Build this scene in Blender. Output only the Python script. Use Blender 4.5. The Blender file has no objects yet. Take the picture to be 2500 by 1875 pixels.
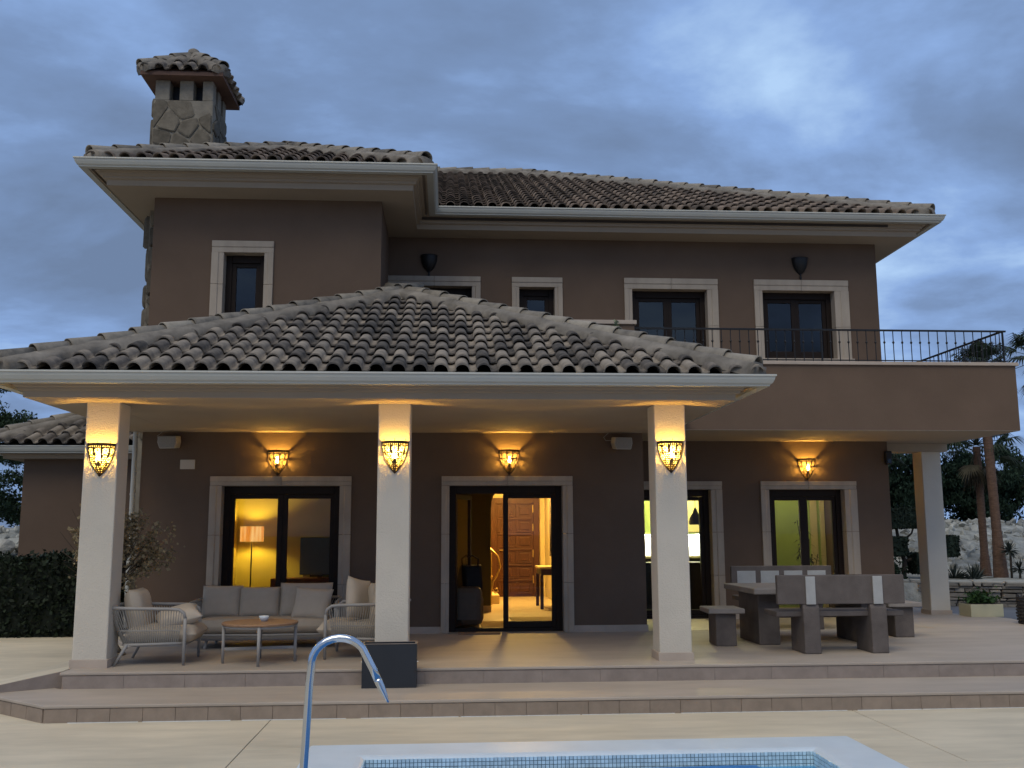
import bpy, bmesh, math, random
from mathutils import Vector, Matrix, Euler, noise
R = math.radians
random.seed(7)
scene = bpy.context.scene
col = scene.collection

# ------------------------------------------------------------------ camera
F_PX, PITCH, YAW, ROLL = 2400.0, .1497, .0651, -.0042
fw = Vector((math.sin(YAW)*math.cos(PITCH), math.cos(YAW)*math.cos(PITCH), math.sin(PITCH)))
rt = Vector((math.cos(YAW), -math.sin(YAW), 0)); up = rt.cross(fw)
rt2 = math.cos(ROLL)*rt + math.sin(ROLL)*up; up2 = -math.sin(ROLL)*rt + math.cos(ROLL)*up
cam = bpy.data.cameras.new('camera'); cam_o = bpy.data.objects.new('camera', cam); col.objects.link(cam_o)
cam.sensor_fit = 'HORIZONTAL'; cam.sensor_width = 36.0; cam.lens = F_PX/2500*36.0
cam.clip_start = .05; cam.clip_end = 3000
cam_o.matrix_world = Matrix(((rt2.x, up2.x, -fw.x, 0), (rt2.y, up2.y, -fw.y, 0), (rt2.z, up2.z, -fw.z, 1.68), (0, 0, 0, 1)))
scene.camera = cam_o

# ------------------------------------------------------------------ sky, sun, exposure
SUN_EL, SUN_AZ = R(56), R(205)          # soft glow of the evening sky behind the camera
world = bpy.data.worlds.new('World'); scene.world = world; world.use_nodes = True
nt = world.node_tree; nt.nodes.clear()
def N(t, **k):
    n = nt.nodes.new(t)
    for a, b in k.items(): setattr(n, a, b)
    return n
out = N('ShaderNodeOutputWorld'); bg = N('ShaderNodeBackground')
sky = N('ShaderNodeTexSky', sky_type='NISHITA'); sky.sun_disc = False
sky.sun_elevation = R(6); sky.sun_rotation = SUN_AZ; sky.air_density = 1.4; sky.dust_density = .6; sky.ozone_density = 3.0
tc = N('ShaderNodeTexCoord'); sep = N('ShaderNodeSeparateXYZ')
nt.links.new(tc.outputs['Generated'], sep.inputs[0])
zc = N('ShaderNodeMath', operation='MAXIMUM'); zc.inputs[1].default_value = 0.0
nt.links.new(sep.outputs['Z'], zc.inputs[0])
za = N('ShaderNodeMath', operation='ADD'); za.inputs[1].default_value = .22
nt.links.new(zc.outputs[0], za.inputs[0])
dv = []
for ax in 'XY':
    d = N('ShaderNodeMath', operation='DIVIDE'); nt.links.new(sep.outputs[ax], d.inputs[0]); nt.links.new(za.outputs[0], d.inputs[1]); dv.append(d)
cmb = N('ShaderNodeCombineXYZ'); nt.links.new(dv[0].outputs[0], cmb.inputs[0]); nt.links.new(dv[1].outputs[0], cmb.inputs[1])
mp = N('ShaderNodeMapping'); mp.inputs['Location'].default_value = (3.1, 1.15, 0); mp.inputs['Rotation'].default_value = (0, 0, R(24)); mp.inputs['Scale'].default_value = (.85, 1.1, 1)
nt.links.new(cmb.outputs[0], mp.inputs['Vector'])
n1 = N('ShaderNodeTexNoise'); n1.inputs['Scale'].default_value = 1.25; n1.inputs['Detail'].default_value = 7; n1.inputs['Roughness'].default_value = .55; n1.inputs['Distortion'].default_value = .35
nt.links.new(mp.outputs[0], n1.inputs['Vector'])
n2 = N('ShaderNodeTexNoise'); n2.inputs['Scale'].default_value = 5.0; n2.inputs['Detail'].default_value = 5; n2.inputs['Roughness'].default_value = .6
nt.links.new(mp.outputs[0], n2.inputs['Vector'])
ramp = N('ShaderNodeValToRGB'); cr = ramp.color_ramp
cr.elements[0].position = .33; cr.elements[0].color = (.160, .232, .380, 1)
cr.elements[1].position = .69; cr.elements[1].color = (.46, .66, .95, 1)
e = cr.elements.new(.46); e.color = (.198, .300, .515, 1)
e = cr.elements.new(.56); e.color = (.268, .420, .740, 1)
addn = N('ShaderNodeMath', operation='MULTIPLY_ADD'); addn.inputs[1].default_value = .22; 
sub = N('ShaderNodeMath', operation='SUBTRACT'); sub.inputs[1].default_value = .5
nt.links.new(n2.outputs['Fac'], sub.inputs[0]); nt.links.new(sub.outputs[0], addn.inputs[0]); nt.links.new(n1.outputs['Fac'], addn.inputs[2])
nt.links.new(addn.outputs[0], ramp.inputs['Fac'])
sc_ = N('ShaderNodeMixRGB', blend_type='MULTIPLY'); sc_.inputs[0].default_value = 1; sc_.inputs[2].default_value = (.03, .03, .03, 1)
nt.links.new(sky.outputs[0], sc_.inputs[1])
mixs = N('ShaderNodeMixRGB'); mixs.inputs[0].default_value = .94
nt.links.new(sc_.outputs[0], mixs.inputs[1]); nt.links.new(ramp.outputs[0], mixs.inputs[2])
nt.links.new(mixs.outputs[0], bg.inputs['Color']); bg.inputs['Strength'].default_value = .56
nt.links.new(bg.outputs[0], out.inputs[0])

sun = bpy.data.lights.new('sun', 'SUN'); sun.energy = .90; sun.angle = R(50); sun.color = (1.0, .88, .65)
sun_o = bpy.data.objects.new('sun', sun); col.objects.link(sun_o)
sd = Vector((math.sin(SUN_AZ)*math.cos(SUN_EL), math.cos(SUN_AZ)*math.cos(SUN_EL), math.sin(SUN_EL)))
sun_o.rotation_euler = (-sd).to_track_quat('-Z', 'Y').to_euler(); sun_o.location = (0, -10, 20)
vs = scene.view_settings; vs.view_transform = 'Standard'; vs.look = 'None'; vs.exposure = .9; vs.gamma = 1; vs.use_curve_mapping = False
scene.cycles.use_denoising = True
scene.cycles.max_bounces = 8; scene.cycles.transparent_max_bounces = 12; scene.cycles.sample_clamp_indirect = 4

# ------------------------------------------------------------------ mesh helpers
class MB:
    def __init__(s): s.v = []; s.f = []
    def add(s, v, f):
        n = len(s.v); s.v += [tuple(p) for p in v]; s.f += [tuple(i+n for i in q) for q in f]; return s
    def box(s, x0, x1, y0, y1, z0, z1):
        return s.add([(x0,y0,z0),(x1,y0,z0),(x1,y1,z0),(x0,y1,z0),(x0,y0,z1),(x1,y0,z1),(x1,y1,z1),(x0,y1,z1)],
                     [(0,3,2,1),(4,5,6,7),(0,1,5,4),(1,2,6,5),(2,3,7,6),(3,0,4,7)])
    def prism(s, poly, z0, z1):            # polygon in XY, counter-clockwise
        n = len(poly); v = [(x,y,z0) for x,y in poly]+[(x,y,z1) for x,y in poly]
        f = [tuple(range(n-1,-1,-1)), tuple(range(n,2*n))]+[(i,(i+1)%n,n+(i+1)%n,n+i) for i in range(n)]
        return s.add(v, f)
    def prism_x(s, poly, x0, x1):          # polygon in YZ
        n = len(poly); v = [(x0,y,z) for y,z in poly]+[(x1,y,z) for y,z in poly]
        f = [tuple(range(n-1,-1,-1)), tuple(range(n,2*n))]+[(i,(i+1)%n,n+(i+1)%n,n+i) for i in range(n)]
        return s.add(v, f)
    def prism_y(s, poly, y0, y1):          # polygon in XZ
        n = len(poly); v = [(x,y0,z) for x,z in poly]+[(x,y1,z) for x,z in poly]
        f = [tuple(range(n)), tuple(range(2*n-1,n-1,-1))]+[(i,n+i,n+(i+1)%n,(i+1)%n) for i in range(n)]
        return s.add(v, f)
    def tube(s, pts, r, seg=8, closed=False, caps=True):
        pts = [Vector(p) for p in pts]; n = len(pts)
        rr = r if isinstance(r, (list, tuple)) else [r]*n
        rings = []; prev = None
        for i, p in enumerate(pts):
            a = pts[(i-1) % n] if (closed or i > 0) else p
            b = pts[(i+1) % n] if (closed or i < n-1) else p
            t = (b-a).normalized()
            if prev is None:
                ref = Vector((0,0,1)) if abs(t.z) < .9 else Vector((1,0,0)); x = t.cross(ref).normalized()
            else:
                x = (prev-t*prev.dot(t))
                x = x.normalized() if x.length > 1e-6 else t.orthogonal().normalized()
            prev = x; y = t.cross(x)
            rings.append([p+(x*math.cos(2*math.pi*k/seg)+y*math.sin(2*math.pi*k/seg))*rr[i] for k in range(seg)])
        v = [q for ring in rings for q in ring]; f = []
        m = n if closed else n-1
        for i in range(m):
            j = (i+1) % n
            for k in range(seg):
                f.append((i*seg+k, i*seg+(k+1)%seg, j*seg+(k+1)%seg, j*seg+k))
        if caps and not closed:
            f.append(tuple(range(seg-1,-1,-1))); f.append(tuple((n-1)*seg+k for k in range(seg)))
        return s.add(v, f)
    def lathe(s, prof, seg=20, c=(0,0,0), cap=True):   # prof: (r, z)
        v = [(c[0]+r*math.cos(2*math.pi*k/seg), c[1]+r*math.sin(2*math.pi*k/seg), c[2]+z) for r, z in prof for k in range(seg)]
        f = [(i*seg+k, i*seg+(k+1)%seg, (i+1)*seg+(k+1)%seg, (i+1)*seg+k) for i in range(len(prof)-1) for k in range(seg)]
        if cap: f += [tuple(range(seg-1,-1,-1)), tuple((len(prof)-1)*seg+k for k in range(seg))]
        return s.add(v, f)
    def sweep(s, path, prof, closed=False, z=0.0):    # path: XY points, prof: closed ring of (outward offset, z); outward = right of travel
        P = [Vector((x,y)) for x,y in path]; n = len(P); k = len(prof); v = []
        for i in range(n):
            d0 = (P[i]-P[i-1]).normalized() if (i > 0 or closed) else None
            d1 = (P[(i+1)%n]-P[i]).normalized() if (i < n-1 or closed) else None
            if d0 is None: d0 = d1
            if d1 is None: d1 = d0
            n0 = Vector((d0.y,-d0.x)); n1 = Vector((d1.y,-d1.x)); m = n0+n1; m = m/(m.dot(n0))
            for o, zz in prof: v.append((P[i].x+m.x*o, P[i].y+m.y*o, z+zz))
        f = []
        for i in range(n if closed else n-1):
            j = (i+1) % n
            for q in range(k):
                f.append((i*k+q, j*k+q, j*k+(q+1)%k, i*k+(q+1)%k))
        if not closed:
            f += [tuple(range(k)), tuple((n-1)*k+q for q in range(k-1,-1,-1))]
        return s.add(v, f)
    def xf(s, m):
        s.v = [tuple(m @ Vector(p)) for p in s.v]; return s
    def mesh(s, name):
        me = bpy.data.meshes.new(name); me.from_pydata(s.v, [], s.f); me.update()
        bm = bmesh.new(); bm.from_mesh(me); bmesh.ops.recalc_face_normals(bm, faces=bm.faces); bm.to_mesh(me); bm.free()
        return me
    def build(s, name, mat, parent=None, smooth=False, bevel=0, fixn=True):
        if fixn: me = s.mesh(name)
        else:
            me = bpy.data.meshes.new(name); me.from_pydata(s.v, [], s.f); me.update()
        return link(name, me, mat, parent, smooth, bevel)
def link(name, me, mat=None, parent=None, smooth=False, bevel=0):
    o = bpy.data.objects.new(name, me); col.objects.link(o)
    if mat is not None and len(me.materials) == 0: me.materials.append(mat)
    if smooth: me.polygons.foreach_set('use_smooth', [True]*len(me.polygons))
    if parent is not None: o.parent = parent
    if bevel:
        b = o.modifiers.new('bevel', 'BEVEL'); b.width = bevel; b.segments = 2; b.limit_method = 'ANGLE'; b.angle_limit = R(35)
    return o
def tag(o, label, cat, group=None, kind=None):
    o['label'] = label
    if cat: o['category'] = cat
    if group: o['group'] = group
    if kind: o['kind'] = kind
    return o
def struct(o, label=None):
    o['kind'] = 'structure'
    if label: o['label'] = label
    return o
def empty(name, loc=(0,0,0), rz=0):
    o = bpy.data.objects.new(name, None); col.objects.link(o); o.empty_display_size = .2
    o.location = loc; o.rotation_euler = (0,0,rz); return o
def world_part(o, root):                   # a part modelled in world coordinates under a root that is only moved
    o.parent = root; o.location = -Vector(root.location); return o
def copy_tree(o, parent=None):
    c = o.copy(); col.objects.link(c); c.parent = parent
    for ch in list(o.children): copy_tree(ch, c)
    return c

# ------------------------------------------------------------------ materials
def new_mat(name):
    m = bpy.data.materials.new(name); m.use_nodes = True; t = m.node_tree
    b = t.nodes['Principled BSDF']; return m, t, b
def pm(name, c, rough=.7, var=.12, vs_=3.0, bump=0, bs=40., metal=0, spec=.4, var2=0, vs2=.4, stretch=None, island=0, objr=0, detail=5, bdist=.01, dark=None):
    m, t, b = new_mat(name); L = t.links.new
    def n(k, **kw):
        x = t.nodes.new(k)
        for a, v in kw.items(): setattr(x, a, v)
        return x
    co = n('ShaderNodeTexCoord'); mpn = n('ShaderNodeMapping'); L(co.outputs['Object'], mpn.inputs[0])
    if stretch: mpn.inputs['Scale'].default_value = stretch
    b.inputs['Roughness'].default_value = rough; b.inputs['Metallic'].default_value = metal
    b.inputs['Specular IOR Level'].default_value = spec
    val = None
    def noise_off(scale, amt):
        x = n('ShaderNodeTexNoise'); x.inputs['Scale'].default_value = scale; x.inputs['Detail'].default_value = detail; x.inputs['Roughness'].default_value = .6
        L(mpn.outputs[0], x.inputs['Vector'])
        mr = n('ShaderNodeMapRange'); mr.inputs[1].default_value = .28; mr.inputs[2].default_value = .72; mr.inputs[3].default_value = 1-amt; mr.inputs[4].default_value = 1+amt
        L(x.outputs['Fac'], mr.inputs[0]); return mr.outputs[0]
    terms = []
    if var: terms.append(noise_off(vs_, var))
    if var2: terms.append(noise_off(vs2, var2))
    def rnd(sock, amt):
        mr = n('ShaderNodeMapRange'); mr.inputs[3].default_value = 1-amt; mr.inputs[4].default_value = 1+amt; L(sock, mr.inputs[0]); return mr.outputs[0]
    if island:
        g = n('ShaderNodeNewGeometry'); terms.append(rnd(g.outputs['Random Per Island'], island))
    if objr:
        g = n('ShaderNodeObjectInfo'); terms.append(rnd(g.outputs['Random'], objr))
    if terms:
        v = terms[0]
        for q in terms[1:]:
            mu = n('ShaderNodeMath', operation='MULTIPLY'); L(v, mu.inputs[0]); L(q, mu.inputs[1]); v = mu.outputs[0]
        mx = n('ShaderNodeVectorMath', operation='SCALE'); mx.inputs[0].default_value = c; L(v, mx.inputs['Scale']); L(mx.outputs[0], b.inputs['Base Color'])
    else: b.inputs['Base Color'].default_value = (*c, 1)
    if bump:
        x = n('ShaderNodeTexNoise'); x.inputs['Scale'].default_value = bs; x.inputs['Detail'].default_value = 4; L(mpn.outputs[0], x.inputs['Vector'])
        bp = n('ShaderNodeBump'); bp.inputs['Strength'].default_value = bump; bp.inputs['Distance'].default_value = bdist; L(x.outputs['Fac'], bp.inputs['Height']); L(bp.outputs[0], b.inputs['Normal'])
    return m
def emit_mat(name, c, s):
    m, t, b = new_mat(name); b.inputs['Base Color'].default_value = (*c, 1); b.inputs['Emission Color'].default_value = (*c, 1); b.inputs['Emission Strength'].default_value = s; return m
def glass_mat(name, tint=(.9,.93,.92), refl=1.0, rough=.0, ior=1.5):
    m, t, b = new_mat(name); t.nodes.remove(b); L = t.links.new
    tr = t.nodes.new('ShaderNodeBsdfTransparent'); tr.inputs[0].default_value = (*tint, 1)
    gl = t.nodes.new('ShaderNodeBsdfGlossy'); gl.inputs['Roughness'].default_value = rough; gl.inputs['Color'].default_value = (refl,)*3+(1,)
    fr = t.nodes.new('ShaderNodeFresnel'); fr.inputs[0].default_value = ior
    ge = t.nodes.new('ShaderNodeNewGeometry'); iv = t.nodes.new('ShaderNodeMath'); iv.operation = 'SUBTRACT'; iv.inputs[0].default_value = 1; L(ge.outputs['Backfacing'], iv.inputs[1])
    mu = t.nodes.new('ShaderNodeMath'); mu.operation = 'MULTIPLY'; L(fr.outputs[0], mu.inputs[0]); L(iv.outputs[0], mu.inputs[1])
    mx = t.nodes.new('ShaderNodeMixShader'); L(mu.outputs[0], mx.inputs[0]); L(tr.outputs[0], mx.inputs[1]); L(gl.outputs[0], mx.inputs[2])
    L(mx.outputs[0], t.nodes['Material Output'].inputs[0]); return m
def tile_mat(name, base, lo, hi):
    m, t, b = new_mat(name); L = t.links.new
    def n(k, **kw):
        x = t.nodes.new(k)
        for a, v in kw.items(): setattr(x, a, v)
        return x
    oi = n('ShaderNodeObjectInfo'); ge = n('ShaderNodeNewGeometry')
    ad = n('ShaderNodeMath', operation='ADD'); L(oi.outputs['Random'], ad.inputs[0]); L(ge.outputs['Random Per Island'], ad.inputs[1])
    fr = n('ShaderNodeMath', operation='FRACT'); L(ad.outputs[0], fr.inputs[0])
    co = n('ShaderNodeTexCoord')
    nz = n('ShaderNodeTexNoise'); nz.noise_dimensions = '4D'; nz.inputs['Scale'].default_value = 9; nz.inputs['Detail'].default_value = 6; nz.inputs['Roughness'].default_value = .65
    w = n('ShaderNodeMath', operation='MULTIPLY'); w.inputs[1].default_value = 40; L(fr.outputs[0], w.inputs[0]); L(w.outputs[0], nz.inputs['W'])
    L(co.outputs['Object'], nz.inputs['Vector'])
    s1 = n('ShaderNodeMath', operation='MULTIPLY_ADD'); s1.inputs[1].default_value = .5; L(fr.outputs[0], s1.inputs[0])
    s2 = n('ShaderNodeMath', operation='MULTIPLY'); s2.inputs[1].default_value = .95; L(nz.outputs['Fac'], s2.inputs[0]); L(s2.outputs[0], s1.inputs[2])
    rp = n('ShaderNodeValToRGB'); rp.color_ramp.elements[0].position = .36; rp.color_ramp.elements[0].color = (*lo, 1)
    rp.color_ramp.elements[1].position = 1.0; rp.color_ramp.elements[1].color = (*hi, 1)
    e = rp.color_ramp.elements.new(.66); e.color = (*base, 1)
    L(s1.outputs[0], rp.inputs[0]); L(rp.outputs[0], b.inputs['Base Color'])
    b.inputs['Roughness'].default_value = .88; b.inputs['Specular IOR Level'].default_value = .25
    nb = n('ShaderNodeTexNoise'); nb.inputs['Scale'].default_value = 70; nb.inputs['Detail'].default_value = 4; L(co.outputs['Object'], nb.inputs['Vector'])
    bp = n('ShaderNodeBump'); bp.inputs['Strength'].default_value = .35; bp.inputs['Distance'].default_value = .006; L(nb.outputs['Fac'], bp.inputs['Height']); L(bp.outputs[0], b.inputs['Normal'])
    return m
BROWN = (.144, .098, .069)
MT = dict(
 wall=pm('brown_render', BROWN, .92, .10, 1.2, .5, 120, spec=.2, var2=.08, vs2=.25),
 cream=pm('cream_render', (.60, .545, .455), .9, .06, 1.5, .55, 75, spec=.2, bdist=.012),
 soffit=pm('soffit_paint', (.37, .305, .235), .9, .06, 1.0, .2, 60, spec=.2),
 gutter=pm('gutter_metal', (.46, .455, .405), .42, .05, 2.0, spec=.45),
 stone=pm('window_stone', (.42, .35, .275), .85, .13, 5.0, .25, 90, spec=.2, stretch=(1,1,.35), var2=.08, vs2=1.5),
 cap=pm('parapet_stone', (.45, .37, .30), .85, .1, 4.0, .2, 80, spec=.2),
 frame=pm('dark_window_frame', (.020, .012, .008), .6, .1, 8, spec=.2),
 glass=glass_mat('window_glass', ior=1.36), glass_up=glass_mat('upper_window_glass', (.45,.48,.5), ior=1.55),
 tile=tile_mat('weathered_roof_tile', (.150, .130, .112), (.050, .047, .045), (.30, .255, .205)),
 tile_up=tile_mat('brown_roof_tile', (.150, .118, .094), (.060, .050, .043), (.26, .20, .155)),
 hip=tile_mat('hip_tile', (.215, .190, .155), (.085, .078, .068), (.34, .30, .24)),
 mortar=pm('roof_mortar', (.20, .178, .150), .95, .35, 5, .5, 30, spec=.1, var2=.25, vs2=1.5),
 roofdeck=pm('roof_underlay', (.06, .05, .045), .95, .1, 4),
 floor=pm('terrace_paving', (.395, .335, .275), .62, .12, 2.2, .12, 60, spec=.35, var2=.09, vs2=.5, stretch=(.5,1.6,1)),
 deck=pm('deck_paving', (.56, .49, .365), .75, .13, 2.5, .18, 70, spec=.3, var2=.13, vs2=.6, stretch=(.45,1.7,1)),
 riser=pm('step_riser_tile', (.265, .208, .160), .75, .16, 7, .15, 60, spec=.3, objr=.05),
 riser2=pm('upper_riser_tile', (.275, .225, .190), .75, .15, 7, .15, 60, spec=.3, objr=.03),
 coping=pm('pool_coping', (.56, .63, .68), .5, .06, 3, .1, 60, spec=.4),
 mosaic=pm('pool_mosaic', (.55, .72, .78), .25, .0, 3, spec=.5, island=.16),
 grout=pm('mosaic_grout', (.16, .24, .28), .8, .1, 10),
 chrome=pm('polished_steel', (.62, .64, .66), .16, .04, 3, metal=1.0),
 anth=pm('anthracite_metal', (.022, .025, .030), .42, .15, 2, spec=.4),
 black=pm('black_metal', (.010, .010, .011), .5, .1, 6, spec=.4),
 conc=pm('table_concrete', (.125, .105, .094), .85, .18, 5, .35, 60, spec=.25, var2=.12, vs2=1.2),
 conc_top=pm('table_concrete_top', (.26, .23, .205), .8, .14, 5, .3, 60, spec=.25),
 conc_light=pm('pale_concrete', (.40, .40, .385), .85, .1, 6, .25, 60, spec=.2),
 fabric=pm('grey_cushion_fabric', (.47, .40, .315), .95, .07, 6, .35, 260, spec=.1, bdist=.004),
 rope=pm('grey_rope', (.29, .275, .25), .9, .1, 10, .2, 80, spec=.15),
 alu=pm('grey_chair_frame', (.30, .285, .265), .55, .06, 5, spec=.4),
 teak=pm('teak_table_top', (.30, .175, .100), .6, .2, 8, .2, 40, spec=.3, stretch=(1,8,1)),
 ceramic=pm('white_ceramic', (.62, .66, .68), .3, .03, 4),
 speaker=pm('white_plastic', (.36, .33, .29), .55, .05, 4),
 grille=pm('speaker_grille', (.26, .24, .215), .7, .25, 160, .3, 400),
 plate=pm('plate_plastic', (.52, .46, .38), .6, .04, 4),
 chst=pm('chimney_stone', (.150, .130, .100), .9, .30, 9, .5, 40, spec=.15, objr=.22),
 chmort=pm('chimney_mortar', (.245, .218, .175), .95, .2, 8, .6, 35, spec=.1),
 brickred=pm('cap_soffit', (.13, .075, .055), .9, .15, 6),
 drystone=pm('dry_stone', (.235, .215, .185), .9, .25, 8, .5, 30, spec=.15, objr=.35),
 rock=pm('pale_rock', (.40, .385, .34), .9, .22, 3, .6, 9, spec=.15, objr=.15, bdist=.04),
 bank=pm('pale_earth_bank', (.30, .30, .27), .95, .45, 2.6, .9, 5, spec=.1, var2=.2, vs2=.4, bdist=.15),
 road=pm('road_paving', (.155, .165, .185), .85, .15, 1.5, .3, 60, spec=.3, var2=.1, vs2=.3),
 earth=pm('dry_ground', (.20, .18, .145), .95, .25, 1, .5, 10, spec=.1),
 hedge=pm('hedge_leaf', (.011, .019, .008), .7, .2, 6, spec=.25, island=.5),
 leaf=pm('dark_leaf', (.016, .030, .020), .8, .2, 4, spec=.08, island=.5),
 leaf2=pm('grey_green_leaf', (.024, .042, .027), .8, .2, 4, spec=.08, island=.5),
 acacia=pm('feathery_leaf', (.030, .052, .026), .7, .2, 4, spec=.2, island=.5),
 topiary=pm('topiary_leaf', (.016, .026, .018), .75, .2, 4, spec=.2, island=.45),
 palm=pm('palm_frond', (.030, .045, .024), .6, .2, 4, spec=.25, island=.4),
 palmskirt=pm('dead_palm_frond', (.055, .050, .034), .8, .2, 4, spec=.2, island=.4),
 trunk=pm('palm_trunk', (.135, .085, .062), .9, .3, 10, .7, 22, spec=.15, stretch=(1,1,3)),
 bark=pm('tree_bark', (.060, .050, .042), .9, .3, 10, .6, 20, spec=.1),
 succ=pm('spiky_leaf', (.030, .042, .036), .6, .2, 4, spec=.3, island=.35),
 shrubg=pm('planter_shrub_leaf', (.035, .075, .022), .7, .2, 4, spec=.2, island=.4),
 blossom=pm('cream_blossom', (.27, .215, .125), .9, .1, 6, spec=.1, island=.35),
 twig=pm('dry_twig', (.075, .055, .040), .9, .2, 8),
 paletrunk=pm('pale_twisted_trunk', (.28, .24, .19), .9, .3, 14, .6, 30, stretch=(1,1,.3)),
 planter=pm('cream_planter', (.50, .46, .30), .85, .08, 4, .2, 40),
 wicker=pm('dark_wicker', (.035, .032, .030), .6, .2, 8, .3, 60, objr=.3),
 mat=pm('coir_mat', (.23, .15, .095), .95, .2, 20, .5, 120),
)
# ------------------------------------------------------------------ ground, deck, pool, terrace
FZ = .315                                   # terrace level
g = MB(); g.v = [(-600,-600,-.25),(600,-600,-.25),(600,600,-.25),(-600,600,-.25)]; g.f = [(0,1,2,3)]
struct(g.build('ground', MT['earth']), 'dry open ground around the house and pool')
rd = MB().prism([(7.0,11),(30,11),(30,21.5),(2.0,21.5),(2.0,16.2),(7.0,16.2)], -.2, .20)
struct(rd.build('road', MT['road']), 'blue grey paved drive beside the terrace')
# pool: coping, mosaic band, water
PX0, PX1, PY0, PY1 = -.605, 2.805, -2.0, 7.72     # inner edge
CX0, CX1, CY1 = -1.07, 3.27, 8.185               # outer edge
deck = MB().box(-20,-14,-8,9.6,-.2,-.002).build('pool_deck', MT['deck']); struct(deck, 'pale beige paved deck around the pool')
def slab(x0,x1,y0,y1):
    MB().box(x0+.004,x1-.004,y0+.004,y1-.004,-.2,0).build('paving_slab', MT['deck'], deck, bevel=.004)
slab(-14,-1.6,-8,9.39); slab(-14,-1.6,9.39,11.2); slab(-1.6,CX0,-8,CY1); slab(-1.6,3.83,CY1,9.6); slab(3.83,14,7.35,9.6); slab(CX1,3.83,7.35,CY1); slab(CX1,14,-8,7.35)
for a,b,c_,d_ in ((-14.1,CX0+.1,-8,11.1),(CX1-.1,14,-8,9.6),(CX0+.1,CX1-.1,CY1-.1,9.6)): MB().box(a,b,c_,d_,-.22,-.03).build('deck_bed', MT['roofdeck'], deck)
pool = MB()
prof = [(-.002,-.02),(-.002,.018),(.02,.026),(.40,.026),(.435,.018),(.452,.008),(.456,.004),(.40,-.05),(.10,-.05)]
ring = [(CX0,PY0-.49),(CX0,CY1),(CX1,CY1),(CX1,PY0-.49)]
cp = MB().sweep(ring, [(a,z) for a,z in prof], closed=True)
pool_o = cp.build('pool', MT['coping'], bevel=0); struct(pool_o, 'pool with pale rounded coping and blue mosaic edge')
sh = MB()
sh.box(PX0-.06,PX0-.012,PY0,PY1,-1.5,-.012).box(PX1+.012,PX1+.06,PY0,PY1,-1.5,-.012).box(PX0-.012,PX1+.012,PY1+.012,PY1+.06,-1.5,-.012).box(PX0-.012,PX1+.012,PY0-.06,PY0-.012,-1.5,-.012).box(PX0-.06,PX1+.06,PY0-.06,PY1+.06,-1.6,-1.5)
sh.build('pool_shell', MT['grout'], pool_o)
mo = MB(); s = .030
for r in range(6):
    z1 = .006-r*s; k = 0; x = PX0
    while x < PX1-.02:
        mo.box(x+.0025, min(x+s-.0025, PX1), PY1+.001, PY1+.013, z1-s+.005, z1); x += s
    y = PY1
    while y > 4.0:
        mo.box(PX1+.001, PX1+.013, y-s+.0025, y-.0025, z1-s+.005, z1); mo.box(PX0-.013, PX0-.001, y-s+.0025, y-.0025, z1-s+.005, z1); y -= s
mo_o = mo.build('mosaic_tiles', MT['mosaic'], pool_o); mo_o['kind'] = 'stuff'
wm, wt, wb = new_mat('pool_water'); wb.inputs['Base Color'].default_value = (.06,.30,.55,1); wb.inputs['Roughness'].default_value = .04; wb.inputs['Specular IOR Level'].default_value = .6
wn = wt.nodes.new('ShaderNodeTexNoise'); wn.inputs['Scale'].default_value = 3.5; wbp = wt.nodes.new('ShaderNodeBump'); wbp.inputs['Strength'].default_value = .12; wbp.inputs['Distance'].default_value = .03
wt.links.new(wn.outputs['Fac'], wbp.inputs['Height']); wt.links.new(wbp.outputs[0], wb.inputs['Normal'])
w = MB(); w.add([(PX0-.01,PY0,-.098),(PX1+.01,PY0,-.098),(PX1+.01,PY1+.012,-.098),(PX0-.01,PY1+.012,-.098)], [(0,1,2,3)])
struct(w.build('pool_water', wm), 'still blue pool water')
cv = MB(); nx, ny = 60, 90
for j in range(ny+1):
    for i in range(nx+1):
        x = PX0+.06+i*(PX1-.45-PX0-.06)/nx; y = PY0+.1+j*(PY1-.03-PY0-.1)/ny
        cv.v.append((x, y, -.082+.006*math.sin(x*40)*math.sin(y*38)+.01*noise.noise((x*1.5,y*1.5,0))))
for j in range(ny):
    for i in range(nx):
        a = j*(nx+1)+i; cv.f.append((a,a+1,a+nx+2,a+nx+1))
tag(cv.build('pool_cover', pm('blue_bubble_cover', (.05,.19,.45), .6, .12, 3, .3, 90, spec=.2), smooth=True), 'bright blue bubble cover floating on the pool water', 'pool cover')

# steps and terrace
ter = struct(MB().prism([(-3.83,10.40),(8.6,10.40),(8.6,14.4),(8.78,15.2),(8.66,15.65),(8.35,16.3),(8.35,20),(-4.3,20),(-4.3,13.5),(-3.83,12.5)], -.2, FZ-.03).build('terrace', MT['floor']), 'raised beige terrace in front of the house')
top = MB().prism([(-3.85,10.375),(8.62,10.375),(8.62,14.4),(8.80,15.2),(8.68,15.66),(8.37,16.3),(8.37,20),(-4.3,20),(-4.3,13.5),(-3.85,12.5)], FZ-.03, FZ)
top.build('terrace_floor', MT['floor'], ter, bevel=.008)
st = struct(MB().prism([(-3.62,9.45),(8.6,9.45),(8.6,10.6),(-3.84,10.6),(-5.6,11.9),(-5.6,11.2)], -.2, .125).build('lower_step', MT['floor']), 'wide lower step with beige tread and brown tiled riser')
MB().prism([(-3.63,9.425),(8.62,9.425),(8.62,10.41),(-3.84,10.41),(-5.6,11.9),(-5.62,11.17)], .125, .155).build('tread', MT['floor'], st, bevel=.008)
x = -3.615
while x < 8.5:
    MB().box(x+.0015, x+.2885, 9.432, 9.46, -.02, .121).build('riser_tile', MT['riser'], st, bevel=.002); x += .29
d = Vector((-5.6+3.62, 11.2-9.45)); n_ = Vector((d.y,-d.x)).normalized(); L_ = d.length; d.normalize()
k = 0.004
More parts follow.
